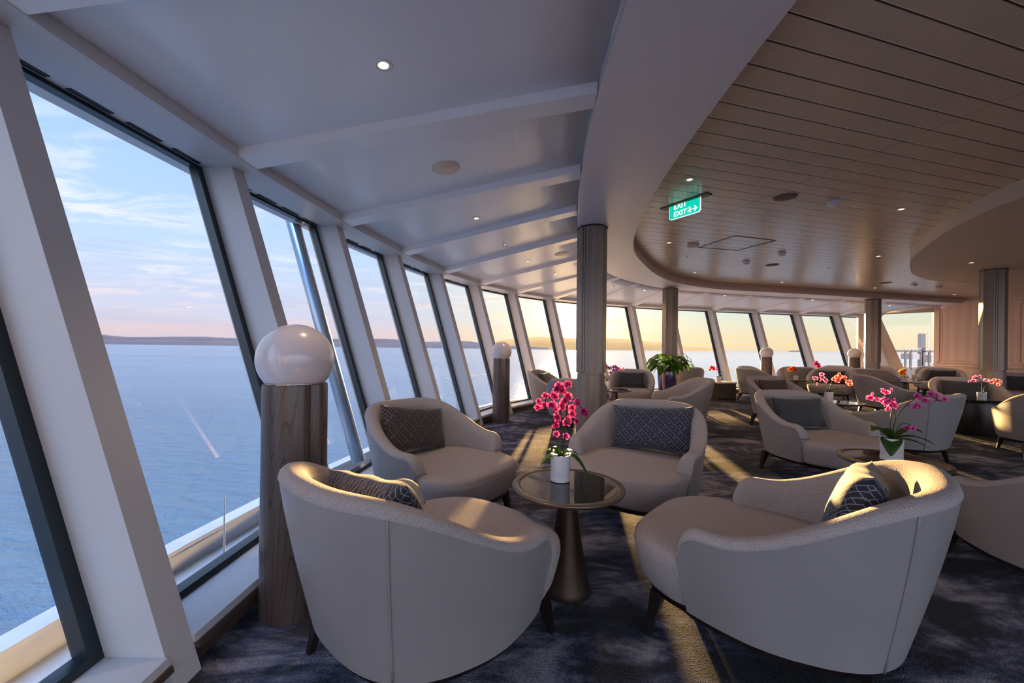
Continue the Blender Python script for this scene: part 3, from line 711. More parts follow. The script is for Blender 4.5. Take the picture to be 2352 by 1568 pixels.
cushion('B', 'pat_brown', 'dark brown key-pattern cushion tilted on the armchair by the windows', dx=.04, dy=-.27, dz=.02, roll=-9, w=.62, tilt=18)
cushion('C', 'pat_navy', 'navy key-pattern cushion on the armchair facing us beyond the near table', dx=-.04, dy=-.28, dz=.01, roll=4, w=.68, h=.38, tilt=18)
cushion('D', 'pat_navy', 'patterned cushion half lit by sun on the lower right armchair', dx=-.02, dy=-.30, dz=.07, roll=6, tilt=20, yaw=0)
cushion('E', 'velvet', 'plain charcoal velvet cushion on the armchair beside the right orchid table', w=.64)
cushion('E2', 'pat_brown', 'brown speckled patterned cushion on the armchair behind the charcoal cushion', dz=-.0)
cushion('J1', 'velvet', 'small dark cushion on the far armchair left of the thick pillar')
cushion('J3', 'velvet', 'grey plain cushion on the far armchair right of the thick pillar')
cushion('H3', 'velvet', 'black cushion behind the salmon orchid')
cushion('H9', 'velvet', 'dark cushion on the far armchair below the pale oak panel')
cushion('H10', 'velvet', 'wide dark green-black cushion on the tan armchair before the right pillar', w=.64)
cushion('H12', 'velvet', 'dark cushion cut by the right edge of the picture')
# ---------------------------------------------------------------- tables
ZTB = .565
def make_table():
    t = empty('cocktail_table'); t['category'] = 'table'; t['group'] = 'round glass cocktail tables'
    MB().lathe([(.235,ZTB-.030),(.280,ZTB-.026),(.297,ZTB-.016),(.301,ZTB-.007),(.299,ZTB-.002),(.295,ZTB),(.264,ZTB),(.261,ZTB-.004),(.257,ZTB-.005)], 72, caps=False).build('rim', M['bronze'], t, smooth=True)
    MB().lathe([(.258,ZTB-.026),(.258,ZTB-.0025)], 72).build('glass_top', M['smoked'], t, auto=30)
    MB().lathe([(.128,0),(.130,.008),(.124,.03),(.102,.12),(.078,.26),(.058,.40),(.048,.50),(.05,ZTB-.028)], 48).build('pedestal', M['bronze_d'], t, smooth=True, auto=60)
    return t
tb = [make_table(), 0]
def table(x, y, label):
    o = tb[0] if tb[1] == 0 else copy_tree(tb[0]); tb[1] = 1; o.location = (x, y, 0); o['label'] = label; return o
table(.31, 2.15, 'nearest round table with smoked glass top, bronze rim and cone pedestal')
table(2.62, 2.74, 'round glass table at the right carrying the violet orchid')
table(4.78, 5.80, 'round table under the salmon orchid, mostly hidden behind the armchairs')
table(1.87, 7.22, 'round table with a pale rim just right of the thick pillar')
table(7.28, 10.2, 'far table under the orange orchid')
table(9.3, 12.0, 'far table under the magenta orchid by the right windows')
table(9.9, 10.0, 'far table under the yellow orchid')
# dark cube table
t = empty('side_table', (7.45, 6.42, 0), R(10)); tag(t, 'dark brown drum side table with a glass top left of the far right armchair', 'table')
MB().lathe([(.26,.0),(.27,.03),(.27,.5),(.26,.53)], 40).build('drum', M['darkwood'], t, auto=40)
MB().lathe([(.30,.53),(.31,.54),(.31,.555),(.30,ZTB)], 48).build('glass_top', M['smoked'], t, auto=40)
# window cabinet
t = empty('low_cabinet', (5.5, 10.5, 0), R(12)); tag(t, 'low brown cabinet under the window right of the leafy plant', 'cabinet')
MB().box((0,0,.22), (.54,.5,.44)).build('body', M['brown'], t)
MB().box((0,0,.455), (.58,.54,.03)).build('top', M['cream'], t)
MB().box((0,-.22,.04), (.50,.08,.05)).build('kick_plate', M['darkwood'], t)
# ---------------------------------------------------------------- globe lamps
def make_lamp():
    t = empty('globe_floor_lamp'); t['category'] = 'lamp'; t['group'] = 'globe lamps along the windows'
    n = 64; prof = []
    for i in range(n):
        a = 2*math.pi*i/n; r = .148
        d = abs((a-math.radians(-27)+math.pi) % (2*math.pi)-math.pi)
        r -= .030*math.exp(-(d/.16)**2)
        prof.append(Vector((r*math.cos(a), r*math.sin(a), 0)))
    b = MB(); b.loft([[p*s+Vector((0,0,z)) for p in prof] for s, z in ((1.0,0),(1.0,.4),(.985,.8),(.985,1.095),(.97,1.108),(.90,1.112))])
    b.build('pedestal', M['walnut'], t, auto=40)
    R_ = .175; pr = []
    z0 = 1.229
    a0 = -math.asin(.148/R_)
    for i in range(33):
        a = -math.acos(.13/R_) + (math.pi/2+math.acos(.13/R_))*i/32; pr.append((max(.001, R_*math.cos(a)), z0+R_*math.sin(a)))
    MB().lathe(pr, 64).build('globe', M['opal'], t, smooth=True, auto=60)
    MB().lathe([(.128,1.106),(.132,1.110),(.132,1.114),(.128,1.116)], 48).build('collar', M['chrome'], t, auto=40)
    return t
la = [make_lamp(), 0]
def lamp(x, y, rz, label):
    o = la[0] if la[1] == 0 else copy_tree(la[0]); la[1] = 1; o.location = (x, y, 0); o.rotation_euler = (0,0,R(rz)); o['label'] = label; return o
lamp(-1.075, 1.985, 0, 'large nearest white globe lamp on a grey walnut column at left')
lamp(-.18, 6.95, 0, 'white globe lamp on a walnut column by the middle windows')
lamp(7.62, 11.92, 0, 'left of the two far right globe lamps')
lamp(10.85, 12.62, 0, 'farthest right globe lamp, next to the farthest pillar')
# ---------------------------------------------------------------- flowers
def flower_mesh(m):
    V = []; F = []; UV = []
    def pet(ang, ln, wd, tw, rise):
        b = len(V); nx, ny = 4, 6; c, s = math.cos(ang), math.sin(ang)
        for j in range(ny+1):
            q = j/ny; w = wd*math.sin(math.pi*min(.98, .1+.9*q))**.7*(1 if q < .98 else .3)
            for i in range(nx+1):
                u = -1+2*i/nx; x = u*w; y = q*ln; z = rise*math.sin(q*math.pi*.6)-abs(u)**2*.12*wd+tw*u*.004
                V.append(Vector((x*c-y*s, x*s+y*c, z))); UV.append((y/ln*c, y/ln*s))
        for j in range(ny):
            for i in range(nx): F.append((b+j*(nx+1)+i, b+j*(nx+1)+i+1, b+(j+1)*(nx+1)+i+1, b+(j+1)*(nx+1)+i))
    r = .034
    pet(0, r*.95, r*.32, 0, .004); pet(R(130), r*.95, r*.32, 1, .003); pet(R(-130), r*.95, r*.32, -1, .003)
    pet(R(72), r, r*.58, 1, .008); pet(R(-72), r, r*.58, -1, .008); pet(R(180), r*.5, r*.25, 0, .016)
    me = bpy.data.meshes.new('blossom'); me.from_pydata([tuple(v) for v in V], [], F); me.materials.append(m)
    ul = me.uv_layers.new(name='UVMap')
    for lp in me.loops: ul.data[lp.index].uv = UV[lp.vertex_index]
    for p in me.polygons: p.use_smooth = True
    return me
FM = {}
def leaf_mb(b, base, az, ln, wd, up, droop, n=9):
    d = Vector((math.cos(az), math.sin(az), 0)); s = Vector((-d.y, d.x, 0)); e = len(b.V)
    for i in range(n+1):
        q = i/n; p = Vector(base)+d*ln*q+Vector((0,0,up*math.sin(min(1, q*1.2)*math.pi/2)-droop*q*q)); w = wd*math.sin(math.pi*(.06+.93*q))**.75
        b.V += [p+s*w+Vector((0,0,w*.25)), p, p-s*w+Vector((0,0,w*.25))]
    for i in range(n): b.F += [(e+3*i, e+3*i+1, e+3*i+4, e+3*i+3), (e+3*i+1, e+3*i+2, e+3*i+5, e+3*i+4)]
def orchid(x, y, z, cats, label, stems, leaves, pr=.055, ph=.145, seed=1, pot=True, fs=1.0):
    """stems: list of (list of xyz pts relative to pot top centre, number of flowers, petal material)"""
    rnd = random.Random(seed)
    t = empty('potted_orchid', (x, y, z)); tag(t, label, 'orchid', 'potted orchids')
    MB().lathe([(pr*.94,0),(pr*.98,.002),(pr*.98,ph*.16),(pr*.93,ph*.17),(pr*.95,ph*.19),(pr,ph*.9),(pr,ph),(pr*.93,ph),(pr*.92,ph*.9)], 40).build('pot', M['ceramic'], t, auto=40)
    MB().lathe([(pr*.92,ph*.84),(pr*.92,ph*.88),(pr*.4,ph*.93)], 20).build('potting_bark', M['soil'], t)
    for az, ln, wd, up, dr in leaves:
        b = MB(); leaf_mb(b, (0,0,ph*.92), R(az), ln, wd, up, dr); o = b.build('leaf', M['leaf'], t, smooth=True)
        so_ = o.modifiers.new('s', 'SOLIDIFY'); so_.thickness = .002
    for pts, nf, pm in stems:
        if pm not in FM: FM[pm] = flower_mesh(M[pm])
        C = catmull([Vector(p) for p in pts], 7)
        so_ = MB().tube(C, .0028, 6).build('flower_stem', M['stem'], t, smooth=True)
        for i in range(nf):
            q = .42+.58*(i+.5)/nf; p = C[min(len(C)-1, int(q*(len(C)-1)))]
            o = bpy.data.objects.new('blossom', FM[pm]); COL.objects.link(o); o.parent = t
            sd = -1 if i % 2 else 1
            o.location = p+Vector((sd*rnd.uniform(.012,.042), rnd.uniform(-.04,.03), rnd.uniform(-.05,.03)))
            # faces towards the room, each turned a little
            dirv = Vector((rnd.uniform(-.7,.7), -1, rnd.uniform(-.25,.5))).normalized()
            qt = dirv.to_track_quat('Z', 'Y'); o.rotation_mode = 'QUATERNION'; o.rotation_quaternion = qt @ Matrix.Rotation(rnd.uniform(-.5,.5), 3, 'Z').to_quaternion()
            sc_ = fs*rnd.uniform(.8,1.1); o.scale = (sc_,)*3
    return t
LV = [(170,.10,.020,.05,.04), (200,.12,.02,.03,.07), (-30,.17,.022,.06,.16), (20,.11,.02,.05,.05), (120,.09,.018,.05,.02)]
orchid(.277, 2.22, ZTB, 'x', 'potted orchid with deep magenta blossoms on the nearest round table',
       [([(-.01,0,.12),(-.03,0,.28),(-.045,.01,.40),(-.07,0,.47),(-.09,-.03,.44),(-.08,-.05,.38)], 9, 'p_magenta'),
        ([(.012,0,.12),(.02,0,.26),(.03,.0,.40),(.02,0,.50),(.0,-.02,.53),(-.03,-.04,.50)], 10, 'p_magenta'),
        ([(.012,0,.12),(.03,.01,.30),(.035,0,.42),(.06,-.02,.46),(.10,-.04,.42),(.12,-.05,.38)], 8, 'p_magenta'),
        ([(.0,0,.12),(.01,-.01,.26),(.0,-.02,.36),(-.01,-.05,.40),(-.015,-.06,.33),(-.01,-.06,.27)], 8, 'p_magenta')], LV, seed=3, fs=.76)
orchid(2.60, 2.72, ZTB, 'x', 'potted orchid with violet pink blossoms on the right round table',
       [([(-.01,0,.13),(-.01,0,.28),(.0,0,.38),(-.04,0,.44),(-.09,0,.44),(-.14,.02,.41)], 11, 'p_violet'),
        ([(.01,0,.13),(.02,0,.26),(.06,-.02,.36),(.13,-.04,.43),(.19,-.06,.44),(.25,-.08,.41)], 14, 'p_violet'),
        ([(.0,0,.13),(.0,-.01,.22),(.0,-.02,.30),(-.03,-.02,.38),(-.06,-.02,.38),(-.08,-.03,.36)], 4, 'p_violet'),
        ([(.01,0,.13),(.03,0,.2),(.06,0,.24),(.09,0,.25),(.11,-.01,.24),(.12,-.01,.22)], 2, 'p_violet')],
       [(185,.15,.06,.10,.04), (225,.13,.055,.03,.12), (10,.26,.026,.10,.06), (-15,.24,.022,.06,.08), (-40,.18,.02,.03,.06), (150,.10,.02,.08,.0)], seed=5, pr=.062, ph=.15, fs=.74)
orchid(4.62, 5.80, ZTB, 'x', 'potted orchid with salmon and purple blossoms behind the plain cushion armchair',
       [([(-.01,0,.13),(-.02,0,.24),(-.04,0,.33),(-.10,0,.37),(-.17,0,.34),(-.22,0,.28)], 9, 'p_lilac'),
        ([(.01,0,.13),(.02,0,.24),(.06,0,.32),(.12,0,.38),(.22,0,.36),(.30,0,.28)], 13, 'p_salmon')], [(20,.22,.03,.08,.06), (-30,.2,.03,.05,.06), (170,.15,.03,.04,.05)], seed=8, fs=1.05)
orchid(1.72, 7.15, ZTB, 'x', 'potted lilac orchid on the table right of the thick pillar',
       [([(.0,0,.13),(.0,0,.24),(.02,0,.33),(-.0,0,.42),(-.06,0,.42),(-.10,0,.36)], 9, 'p_lilac'),
        ([(.01,0,.13),(.02,0,.24),(.05,0,.34),(.12,0,.42),(.19,0,.40),(.25,0,.34)], 9, 'p_lilac')], [(200,.12,.04,.06,.10), (160,.12,.04,.02,.12), (150,.10,.03,.1,.0)], seed=9, fs=1.1, ph=.16)
orchid(5.45, 10.47, .47, 'x', 'small crimson orchid in a white pot on the low window cabinet',
       [([(.0,0,.13),(-.03,0,.2),(-.08,0,.28),(-.14,0,.36),(-.2,0,.36),(-.24,0,.32)], 10, 'p_red')], [(180,.1,.03,.04,.08), (10,.12,.02,.1,.0)], seed=11, fs=1.1, ph=.14)
orchid(7.28, 10.2, ZTB, 'x', 'orange orchid between the far armchairs', [([(.0,0,.13),(-.01,0,.18),(-.02,0,.24),(-.06,0,.30),(-.12,0,.30),(-.16,0,.26)], 14, 'p_orange')], [(0,.1,.03,.04,.04)], seed=12, fs=1.2, ph=.1)
orchid(9.22, 12.0, ZTB, 'x', 'magenta orchid standing against the far right windows', [([(.0,0,.1),(.01,0,.2),(.01,0,.28),(-.0,0,.35),(-.04,0,.38),(-.06,0,.34)], 16, 'p_magenta')], [(0,.1,.03,.04,.04)], seed=13, fs=1.7, ph=.1)
orchid(9.85, 10.0, ZTB, 'x', 'yellow orchid with pink tips left of the tan cushioned armchair', [([(.03,0,.1),(.02,0,.14),(.0,0,.19),(-.04,0,.24),(-.08,0,.25),(-.10,0,.2)], 9, 'p_yellow'), ([(.0,0,.1),(.0,0,.18),(.0,0,.25),(-.02,0,.30),(-.04,0,.31),(-.05,0,.28)], 6, 'p_salmon')], [(0,.1,.03,.04,.04)], seed=14, fs=1.5, ph=.1)
orchid(7.58, 6.42, ZTB, 'x', 'pale pink orchid at the far right edge in front of the right pillar', [([(.0,0,.1),(.0,0,.2),(-.02,0,.28),(-.08,0,.34),(-.14,0,.33),(-.18,0,.28)], 8, 'p_lilac'), ([(.02,0,.1),(.04,0,.18),(.10,0,.24),(.18,0,.29),(.24,0,.28),(.28,0,.24)], 8, 'p_salmon')], [(0,.1,.03,.04,.04)], seed=15, fs=1.0, ph=.1)
# leafy plant in tall glazed vase
t = empty('peace_lily', (3.62, 9.3, 0)); tag(t, 'large leafy green plant in a tall blue glazed vase by the second pillar', 'plant')
MB().lathe([(.15,0),(.155,.02),(.175,.3),(.2,.6),(.21,.79),(.205,.81),(.185,.81),(.18,.76)], 40).build('vase', M['glaze'], t, auto=50)
MB().lathe([(.18,.74),(.1,.77)], 20).build('soil', M['soil'], t)
rnd = random.Random(4)
for i in range(64):
    az = rnd.uniform(0, 360); el_ = rnd.uniform(.12, 1); hl = .12+.40*el_
    outr = rnd.uniform(.06,.34)*(1.15-el_*.5); d = Vector((math.cos(R(az)), math.sin(R(az)), 0))
    tip = d*outr+Vector((0,0,.78+hl*.72))
    pts = catmull([Vector((d.x*.04,d.y*.04,.76)), (d*outr*.45)+Vector((0,0,.78+hl*.5)), tip], 5)
    s_ = MB().tube(pts, .0045, 5).build('leaf_stalk', M['leaf'], t, smooth=True)
    b = MB(); leaf_mb(b, tip, R(az+rnd.uniform(-25,25)), rnd.uniform(.2,.34), rnd.uniform(.065,.10), rnd.uniform(-.02,.08), rnd.uniform(.1,.26)); lf = b.build('leaf', M['leaf'], s_, smooth=True)
for (ox, oz, ln) in ((.42,.42,.2), (.52,.33,.28), (-.12,.60,.12)):
    pts = catmull([(0,0,.78), (ox*.4,0,.78+oz*.75), (ox*.8,-.02,.80+oz), (ox,-.03,.78+oz*.97)], 6); s_ = MB().tube(pts, .004, 5).build('leaf_stalk', M['stem'], t, smooth=True)
    b = MB(); leaf_mb(b, pts[-1], R(-10), .06, .035, 0, ln); b.build('leaf', M['p_white'] if 'p_white' in M else M['leaf'], s_, smooth=True)
# ---------------------------------------------------------------- ceiling fittings (placed where the view ray meets the real ceiling)
bvh = BVHTree.FromPolygons(CV, CF)
def ray(px, py):
    x = px-1176; y = 784-py+14      # pixel to ray, then undo the roll
    v = Vector((x/915, 1, y/915)); c, s = math.cos(-.0116), math.sin(-.0116)
    return Vector((v.x*c-v.z*s*-1*-1, 1, v.z)).normalized() if False else Vector(((v.x*math.cos(.0116)-v.z*math.sin(.0116)*-1*-1), 1, v.z*math.cos(.0116)+v.x*math.sin(.0116))).normalized()
def onslope(px, py):
    d = ray(px, py); l, n, i, dist = bvh.ray_cast(EYE, d)
    if n.z > 0: n = -n
    return l-Vector((0,0,.0)), n
def onz(px, py, z): d = ray(px, py); return EYE+d*((z-EYE.z)/d.z), Vector((0,0,-1))
def fit(o, p, n, rz=0.):
    o.location = p; o.rotation_mode = 'QUATERNION'; o.rotation_quaternion = n.to_track_quat('Z', 'Y') @ Matrix.Rotation(rz, 3, 'Z').to_quaternion()
proto = {}
def make_down():
    t = empty('downlight'); t['category'] = 'ceiling light'; t['group'] = 'recessed ceiling downlights'
    MB().lathe([(.026,.0),(.028,.004),(.046,.005),(.050,.002),(.050,-.002)], 32, caps=False).build('trim_ring', M['ceramic'], t, smooth=True)
    MB().lathe([(.027,.001),(.027,.003)], 24).build('lamp_face', M['lamp'], t)
    ld = bpy.data.lights.new('led', 'SPOT'); ld.energy = LED; ld.color = (1,.68,.40); ld.spot_size = R(110); ld.spot_blend = .9; ld.shadow_soft_size = .03
    lo = bpy.data.objects.new('led', ld); COL.objects.link(lo); lo.parent = t; lo.location = (0,0,.02); lo.rotation_euler = (math.pi,0,0)
    return t
def make_speaker():
    t = empty('ceiling_speaker'); t['category'] = 'speaker'; t['group'] = 'round flush ceiling speakers'
    MB().lathe([(.118,0),(.118,.006),(.112,.009)], 48).build('grille', M['cream'], t, auto=30)
    MB().lathe([(.004,.009),(.004,.012)], 10).build('screw', M['chrome'], t)
    return t
def make_sprink():
    t = empty('sprinkler'); t['category'] = 'sprinkler'; t['group'] = 'ceiling sprinklers'
    MB().lathe([(.034,0),(.034,.004),(.02,.008)], 24).build('escutcheon', M['chrome'], t, auto=30)
    MB().lathe([(.006,.006),(.006,.04),(.02,.041),(.02,.044)], 12).build('head', M['chrome'], t, auto=30)
    return t
def make_smoke():
    t = empty('smoke_detector'); t['category'] = 'smoke detector'; t['group'] = 'white ceiling detectors'
    MB().lathe([(.06,0),(.062,.004),(.062,.02),(.056,.024)], 32).build('base', M['ceramic'], t, auto=30)
    MB().lathe([(.05,.022),(.052,.04),(.036,.055),(.02,.058)], 24).build('head', M['ceramic'], t, auto=30)
    return t
def make_alarm():
    t = empty('alarm_beacon'); t['category'] = 'alarm'
    MB().lathe([(.085,0),(.088,.01),(.085,.04),(.06,.045)], 32).build('housing', M['cream'], t, auto=30); MB().lathe([(.02,.045),(.018,.05)], 16).build('lens', M['ceramic'], t); return t
def make_speaker2():
    t = make_speaker(); t.children[0].data.materials[0] = M['speaker']; return t
mk = {'S': make_speaker2, 'd': make_down, 's': make_speaker, 'p': make_sprink, 'm': make_smoke, 'a': make_alarm}
def fx(kind, px, py, where, label):
    o = copy_tree(proto[kind]) if kind in proto else mk[kind]()
    proto.setdefault(kind, o)
    p, n = onslope(px, py) if where == 's' else onz(px, py, ZW if where == 'w' else ZR)
    if where == 's': p = p + n*.010
    fit(o, p, n); o['label'] = label; return o
for k_, x, y, wh, l in (
    ('d',880,145,'s','large nearest downlight in the first white ceiling bay'), ('d',1094,499,'s','downlight in the white ceiling bay left of the thick pillar'), ('d',1212,598,'s','small downlight on the white ceiling below the round speaker'),
    ('d',1480,666,'s','small downlight on the white ceiling left of the second pillar'), ('d',1664,678,'s','small downlight on the white ceiling right of the second pillar'), ('d',1866,688,'s','small downlight above the right windows'), ('d',2043,701,'s','small downlight above the rounded side window'),
    ('s',1023,382,'s','large round flush speaker on the near white ceiling'), ('s',1290,581,'s','round flush speaker on the white ceiling beside the thick pillar'),
    ('p',1156,560,'s','sprinkler left of the round speaker on the white ceiling'), ('p',1274,625,'s','small sprinkler just left of the thick pillar'), ('p',1407,657,'s','small sprinkler just right of the thick pillar'), ('p',1771,684,'s','tiny sprinkler above the right windows'), ('p',1958,697,'s','tiny sprinkler near the farthest pillar'),
    ('d',1584,412,'w','downlight on the timber ceiling above the green exit sign'), ('d',2070,480,'w','downlight on the timber ceiling near the cream island'), ('d',1537,557,'w','downlight on the timber ceiling left of the round beacon'), ('d',2018,588,'w','downlight on the timber ceiling left of the island nose'),
    ('d',1596,626,'w','downlight at the curved left edge of the timber ceiling'), ('d',1796,648,'w','downlight at the far middle edge of the timber ceiling'), ('d',2010,661,'w','downlight at the far edge of the timber ceiling under the island nose'), ('d',2192,676,'w','downlight in the far right corner of the timber ceiling'),
    ('S',1804,452,'w','nearest round speaker on the timber ceiling'), ('S',1774,608,'w','middle round speaker on the timber ceiling'), ('S',2035,649,'w','farthest round speaker on the timber ceiling'),
    ('m',1915,463,'w','nearest white smoke detector on the timber ceiling'), ('m',1714,601,'w','smoke detector left of the middle round speaker'), ('m',1796,581,'w','smoke detector right of the ceiling hatch'), ('m',2100,653,'w','smoke detector under the nose of the island'), ('m',2157,657,'w','farthest smoke detector right of the island nose'),
    ('a',1592,562,'w','round flat beacon beside the ceiling hatch'), ('p',1580,589,'w','sprinkler on the timber ceiling below the round beacon'), ('p',1903,616,'w','sprinkler in the middle of the timber ceiling'),
    ('d',2231,603,'i','downlight in the cream ceiling island left of the right pillar')):
    fx(k_, x, y, wh, l)
# hatch
hp = [onz(x, y, ZW)[0] for x, y in ((1605,568), (1688,541), (1782,552), (1694,575))]
c = sum(hp, Vector())/4; b = MB()
for i in range(4):
    a, d = hp[i]-c, hp[(i+1) % 4]-c; dd = (d-a).normalized(); nn = Vector((-dd.y, dd.x, 0))*.008
    b.hexa([a-nn+Vector((0,0,-.006)), d-nn+Vector((0,0,-.006)), d+nn+Vector((0,0,-.006)), a+nn+Vector((0,0,-.006)), a-nn, d-nn, d+nn, a+nn])
t = empty('ceiling_hatch', c); tag(t, 'square access hatch outlined in the timber ceiling', 'hatch'); b.build('hatch_frame', M['bronze_d'], t)
MB().lathe([(.02,-.008),(.02,0)], 16, c=(.25,.1,0)).build('lock', M['chrome'], t)
# exit sign
p0 = onz(1547, 467, ZW)[0]; p1 = onz(1602, 446, ZW)[0]
a0 = onz(1528, 478, ZW)[0]; a1 = onz(1622, 446, ZW)[0]
c = (a0+a1)/2; dv = (a1-a0); dv.z = 0; Ls = .40; ang = math.atan2(dv.y, dv.x)
t = empty('exit_sign', c, ang); tag(t, 'green lit EXIT sign with arrow hanging from the timber ceiling', 'exit sign')
MB().box((0,0,-.006), (.62,.10,.012)).build('ceiling_plate', M['bronze_d'], t)
# panel with rounded lower corners
zt_, zb_ = -.012, -.175; w2 = .205; pts = [(-w2,zt_), (w2,zt_)] + [(w2-.03+.03*math.cos(a), zb_+.03+.03*math.sin(a)) for a in [0,-.4,-.8,-1.2,-math.pi/2]] + [(-w2+.03+.03*math.cos(a), zb_+.03+.03*math.sin(a)) for a in [-math.pi/2,-2,-2.4,-2.8,-math.pi]]
def plate(pts, y0, y1, name, m, par):
    n = len(pts); return MB().add([(x, y0, z) for x, z in pts]+[(x, y1, z) for x, z in pts], [tuple(range(n)), tuple(range(n, 2*n))]+[(i, (i+1) % n, n+(i+1) % n, n+i) for i in range(n)]).build(name, m, par)
pn = plate(pts, -.006, .006, 'sign_panel', M['exit_w'], t)
plate([(x*.97, zt_+(z-zt_)*.96) for x, z in pts], -.008, .008, 'green_face', M['exit_g'], pn)
def text(s_, x, z, size, y=-.0085, par=pn):
    cu = bpy.data.curves.new('txt', 'FONT'); cu.body = s_; cu.size = size; cu.extrude = .0006; cu.offset = .002; cu.align_x = 'CENTER'
    o = bpy.data.objects.new('txt', cu); COL.objects.link(o); dg = bpy.context.evaluated_depsgraph_get(); me = bpy.data.meshes.new_from_object(o.evaluated_get(dg))
    bpy.data.objects.remove(o); me.materials.clear(); me.materials.append(M['exit_w'])
    q = bpy.data.objects.new('lettering', me); COL.objects.link(q); q.parent = par; q.rotation_euler = (R(90), 0, 0); q.location = (x, y, z); return q
text('EXIT', -.055, -.148, .085); text('EXIT', -.055, -.06, .085)
def shapes(par, zc):
    b = MB(); y0, y1 = -.0095, -.0082
    def poly(pp): n = len(pp); b.add([(x, y0, z) for x, z in pp]+[(x, y1, z) for x, z in pp], [tuple(range(n)), tuple(range(n, 2*n))]+[(i, (i+1) % n, n+(i+1) % n, n+i) for i in range(n)])
    poly([(.10,zc-.006),(.10,zc+.006),(.15,zc+.006),(.15,zc-.006)]); poly([(.125,zc+.03),(.135,zc+.036),(.172,zc),(.135,zc-.036),(.125,zc-.03),(.152,zc)])
    b.build('arrow', M['exit_w'], par)
    b = MB(); poly([(.048,zc-.032),(.052,zc-.032),(.052,zc+.032),(.048,zc+.032)]); poly([(.084,zc-.032),(.088,zc-.032),(.088,zc+.032),(.084,zc+.032)]); poly([(.048,zc+.030),(.088,zc+.030),(.088,zc+.034),(.048,zc+.034)])
    poly([(.062,zc+.014),(.070,zc+.022),(.077,zc+.014),(.070,zc+.007)]); poly([(.060,zc+.004),(.080,zc+.006),(.074,zc-.010),(.082,zc-.028),(.075,zc-.028),(.067,zc-.012),(.056,zc-.026),(.054,zc-.020),(.062,zc-.008)])
    b.build('running_figure', M['exit_w'], par)
shapes(pn, -.118); 
# ---------------------------------------------------------------- outside of the ship
def out(k, d, z): # plan offset outwards from the wall base
    b = TV[k]+nout(k)*(d-ZH*LEAN); return Vector((b.x, b.y, z))
kk = list(range(KMIN, 16)); shade_lift = lambda k: .17*max(0, min(1, (k-3)/3))  # far bulwark lifted, hidden by the sills, to shade the deck
b = MB(); b.loft([[out(k,.34,-.5), out(k,1.35,-.5), out(k,1.35,-.36), out(k,.34,-.36)] for k in kk]); o = b.build('foredeck', M['ext']); o.name = 'floor_outside'; struct(o, 'white steel deck outside the windows')
b = MB(); b.loft([[out(k,1.22,-.5), out(k,1.30,-.5), out(k,1.30,-.20+shade_lift(k)), out(k,1.24,-.20+shade_lift(k))] for k in kk]); b.loft([[out(k,1.20,-.21+shade_lift(k)), out(k,1.34,-.21+shade_lift(k)), out(k,1.34,-.18+shade_lift(k)), out(k,1.20,-.18+shade_lift(k))] for k in kk])
o = b.build('wall_bulwark', M['ext'], auto=30); struct(o, 'low white bulwark with a flat rail outside, its far part raised to shade the deck')
b = MB(); b.loft([[out(k,.30,-.4), out(k,.36,-.4), out(k,.36,.09), out(k,.30,.09)] for k in kk]); struct(b.build('wall_outer', M['ext']), 'white outer wall under the windows')
ap = Vector((-1.95, 2.72, -.36))
t = empty('antenna', ap); tag(t, 'thin white whip antenna on a bracket on the deck outside', 'antenna')
MB().tube([(0,0,.12),(0,0,.62)], [.007,.004]).build('whip', M['ext'], t)
MB().tube([(0,0,0),(0,0,.16)], .014).build('mast', M['ext'], t)
b = MB(); b.box((-.04,0,.06), (.012,.012,.12)); b.box((.02,0,.10), (.09,.02,.012)); b.box((-.01,0,.14), (.09,.02,.012)); b.box((0,0,.004), (.12,.08,.01)); b.build('bracket', M['chrome'], t)
b = MB(); b.tube([out(k, 1.7, .62) if k % 1 == 0 else 0 for k in range(6, 16)], .008, 6)
t = empty('guard_wire', tuple(out(6, 1.7, -.2))); tag(t, 'thin guard wire strung outside the far windows', 'railing')
iv = Vector(t.location); b = MB(); b.tube([out(k, 1.7, .62)-iv for k in range(5, 16)], .008, 6); b.build('wire', M['chrome'], t)
for k in range(5, 16, 2): MB().tube([out(k,1.7,.62)-iv, out(k,1.45,.56)-iv, out(k,1.32,-.3)-iv], .012, 6).build('stanchion', M['ext'], t)
b = MB(); pa, pb = P(2,'n',.44,.12,-.07), P(2,'n',.44,2.9,-.07)
b.tube([pa, lerp(pa, pb, .5), pb], .065, 16)
t = tag(b.build('exterior_pipe', M['steel'], smooth=True), 'bright steel pipe running up outside the second window', 'pipe')
# ship superstructure seen through the side window
t = empty('ship_superstructure', (19, 19.5, 0)); tag(t, 'white deck house with railings and a mast seen through the side window', 'ship structure')
sx = lambda px, Y: (px-1176)/915*Y
def sz(py, px, Y): return 1.3+((798+.0116*(px-1176))-py)/915*Y
iv = Vector((19, 19.5, 0)); YY = 20.
def ob(b, x0, x1, y0, y1, Yd=YY, dep=1.): 
    X0, X1 = sx(x0, Yd), sx(x1, Yd); Z0, Z1 = sz(y1, x0, Yd), sz(y0, x0, Yd)
    return b.box(Vector(((X0+X1)/2, Yd+dep/2, (Z0+Z1)/2))-iv, (X1-X0, dep, Z1-Z0))
ob(MB(), 2076, 2200, 845, 870, dep=3).build('lower_deck', M['far_paint'], t)
b = MB()
for x in (2080, 2092, 2118, 2135, 2160): ob(b, x, x+3, 806, 848, dep=.08)
ob(b, 2076, 2200, 804, 808, dep=2.5); b.build('shelter_frame', M['far_paint'], t)
b = MB(); [ob(b, x, x+1, 800, 806, dep=.03) for x in range(2078, 2200, 8)]; ob(b, 2076, 2200, 799, 800.5, dep=.03); b.build('railing', M['chrome'], t)
ob(MB(), 2117, 2126, 766, 848, dep=.2).build('funnel', M['far_paint'], t)
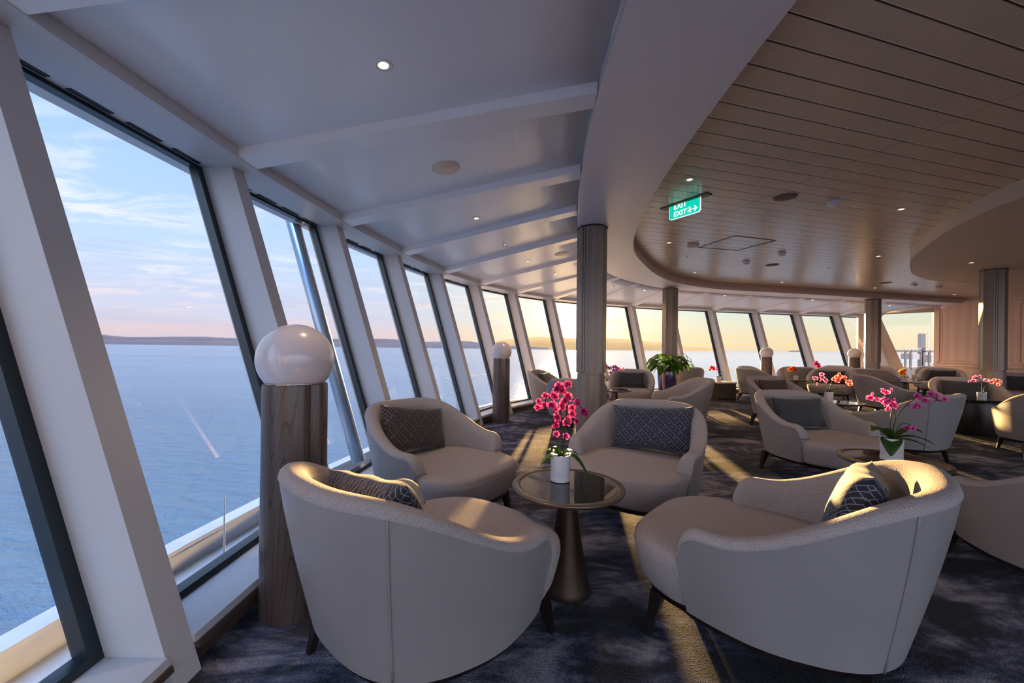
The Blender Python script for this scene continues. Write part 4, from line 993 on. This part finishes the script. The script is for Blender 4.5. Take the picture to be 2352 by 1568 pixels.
b = MB(); ob(b, 2131.5, 2133.5, 764, 800, dep=.05); ob(b, 2125, 2135, 775, 776.5, dep=.05); ob(b, 2129, 2136, 770, 771, dep=.04); ob(b, 2130, 2137, 782, 783, dep=.04); b.build('mast', M['chrome'], t)
b = MB(); ob(b, 2096, 2112, 812, 825, dep=.6); ob(b, 2140, 2156, 815, 832, dep=.6); b.build('deck_locker', M['cream'], t)
# ---------------------------------------------------------------- sea and land
ZSEA = -17.
o = mesh('sea', [(-60000,-3000,ZSEA), (60000,-3000,ZSEA), (60000,90000,ZSEA), (-60000,90000,ZSEA)], [(0,1,2,3)], M['sea']); tag(o, 'calm rippled blue sea reaching to the horizon', 'sea', kind='stuff')
def ridge(name, pts, Y0, m, label, cat='hills', dep=700, seed=1, rough=.25):
    """pts: (pixel x, height above the horizon in pixels) -> metres at distance Y0"""
    rnd = random.Random(seed); V = []; F = []; xs = []
    n = 160; x0, x1 = pts[0][0], pts[-1][0]; ph = [rnd.uniform(0, 6.28) for _ in range(8)]
    for i in range(n+1):
        px = x0+(x1-x0)*i/n
        for a, c in zip(pts, pts[1:]):
            if a[0] <= px <= c[0]: f_ = (px-a[0])/(c[0]-a[0]); f_ = f_*f_*(3-2*f_); h = a[1]+(c[1]-a[1])*f_; break
        h += rough*sum(math.sin(px*.045*(1.9**j)+ph[j])/(1.5**j) for j in range(7))*min(1, h/4)
        h = max(h, .08); H_ = h/915*Y0+18.3; X = (px-1176)/915*Y0; base = Vector((X, Y0, ZSEA)); r = Vector((X, Y0, 0)).normalized()
        V += [base-r*dep*.15, base+Vector((0,0,H_*.55)), base+r*dep*.35+Vector((0,0,H_)), base+r*dep]
    for i in range(n):
        for j in range(3): F.append((i*4+j, (i+1)*4+j, (i+1)*4+j+1, i*4+j+1))
    o = mesh(name, V, F, m, smooth=True); return tag(o, label, cat, kind='structure')
ridge('hills', [(-500,10),(80,14),(215,24),(240,19),(260,17),(300,14),(430,17),(560,15),(700,14),(800,16),(872,17),(905,16),(960,11),(1010,12),(1075,14),(1120,8),(1200,6)], 9000, M['hill_c'], 'low mauve hills with haze in their colour on the left horizon', seed=2)
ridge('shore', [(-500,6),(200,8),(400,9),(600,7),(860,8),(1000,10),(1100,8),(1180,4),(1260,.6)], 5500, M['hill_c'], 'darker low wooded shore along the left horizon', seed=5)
ridge('headland', [(1090,3),(1120,10),(1160,19),(1200,24),(1240,26),(1290,25),(1340,22),(1400,25),(1440,23),(1480,19),(1520,16),(1560,9),(1600,6),(1650,2)], 6500, M['hill_w'], 'headland under the setting sun with golden haze put in its colour', seed=9)
ridge('islet', [(1812,.2),(1838,1.0),(1862,.2)], 7000, M['hill_c'], 'tiny flat islet far out right of the headland', cat='islet', seed=3, rough=.05)
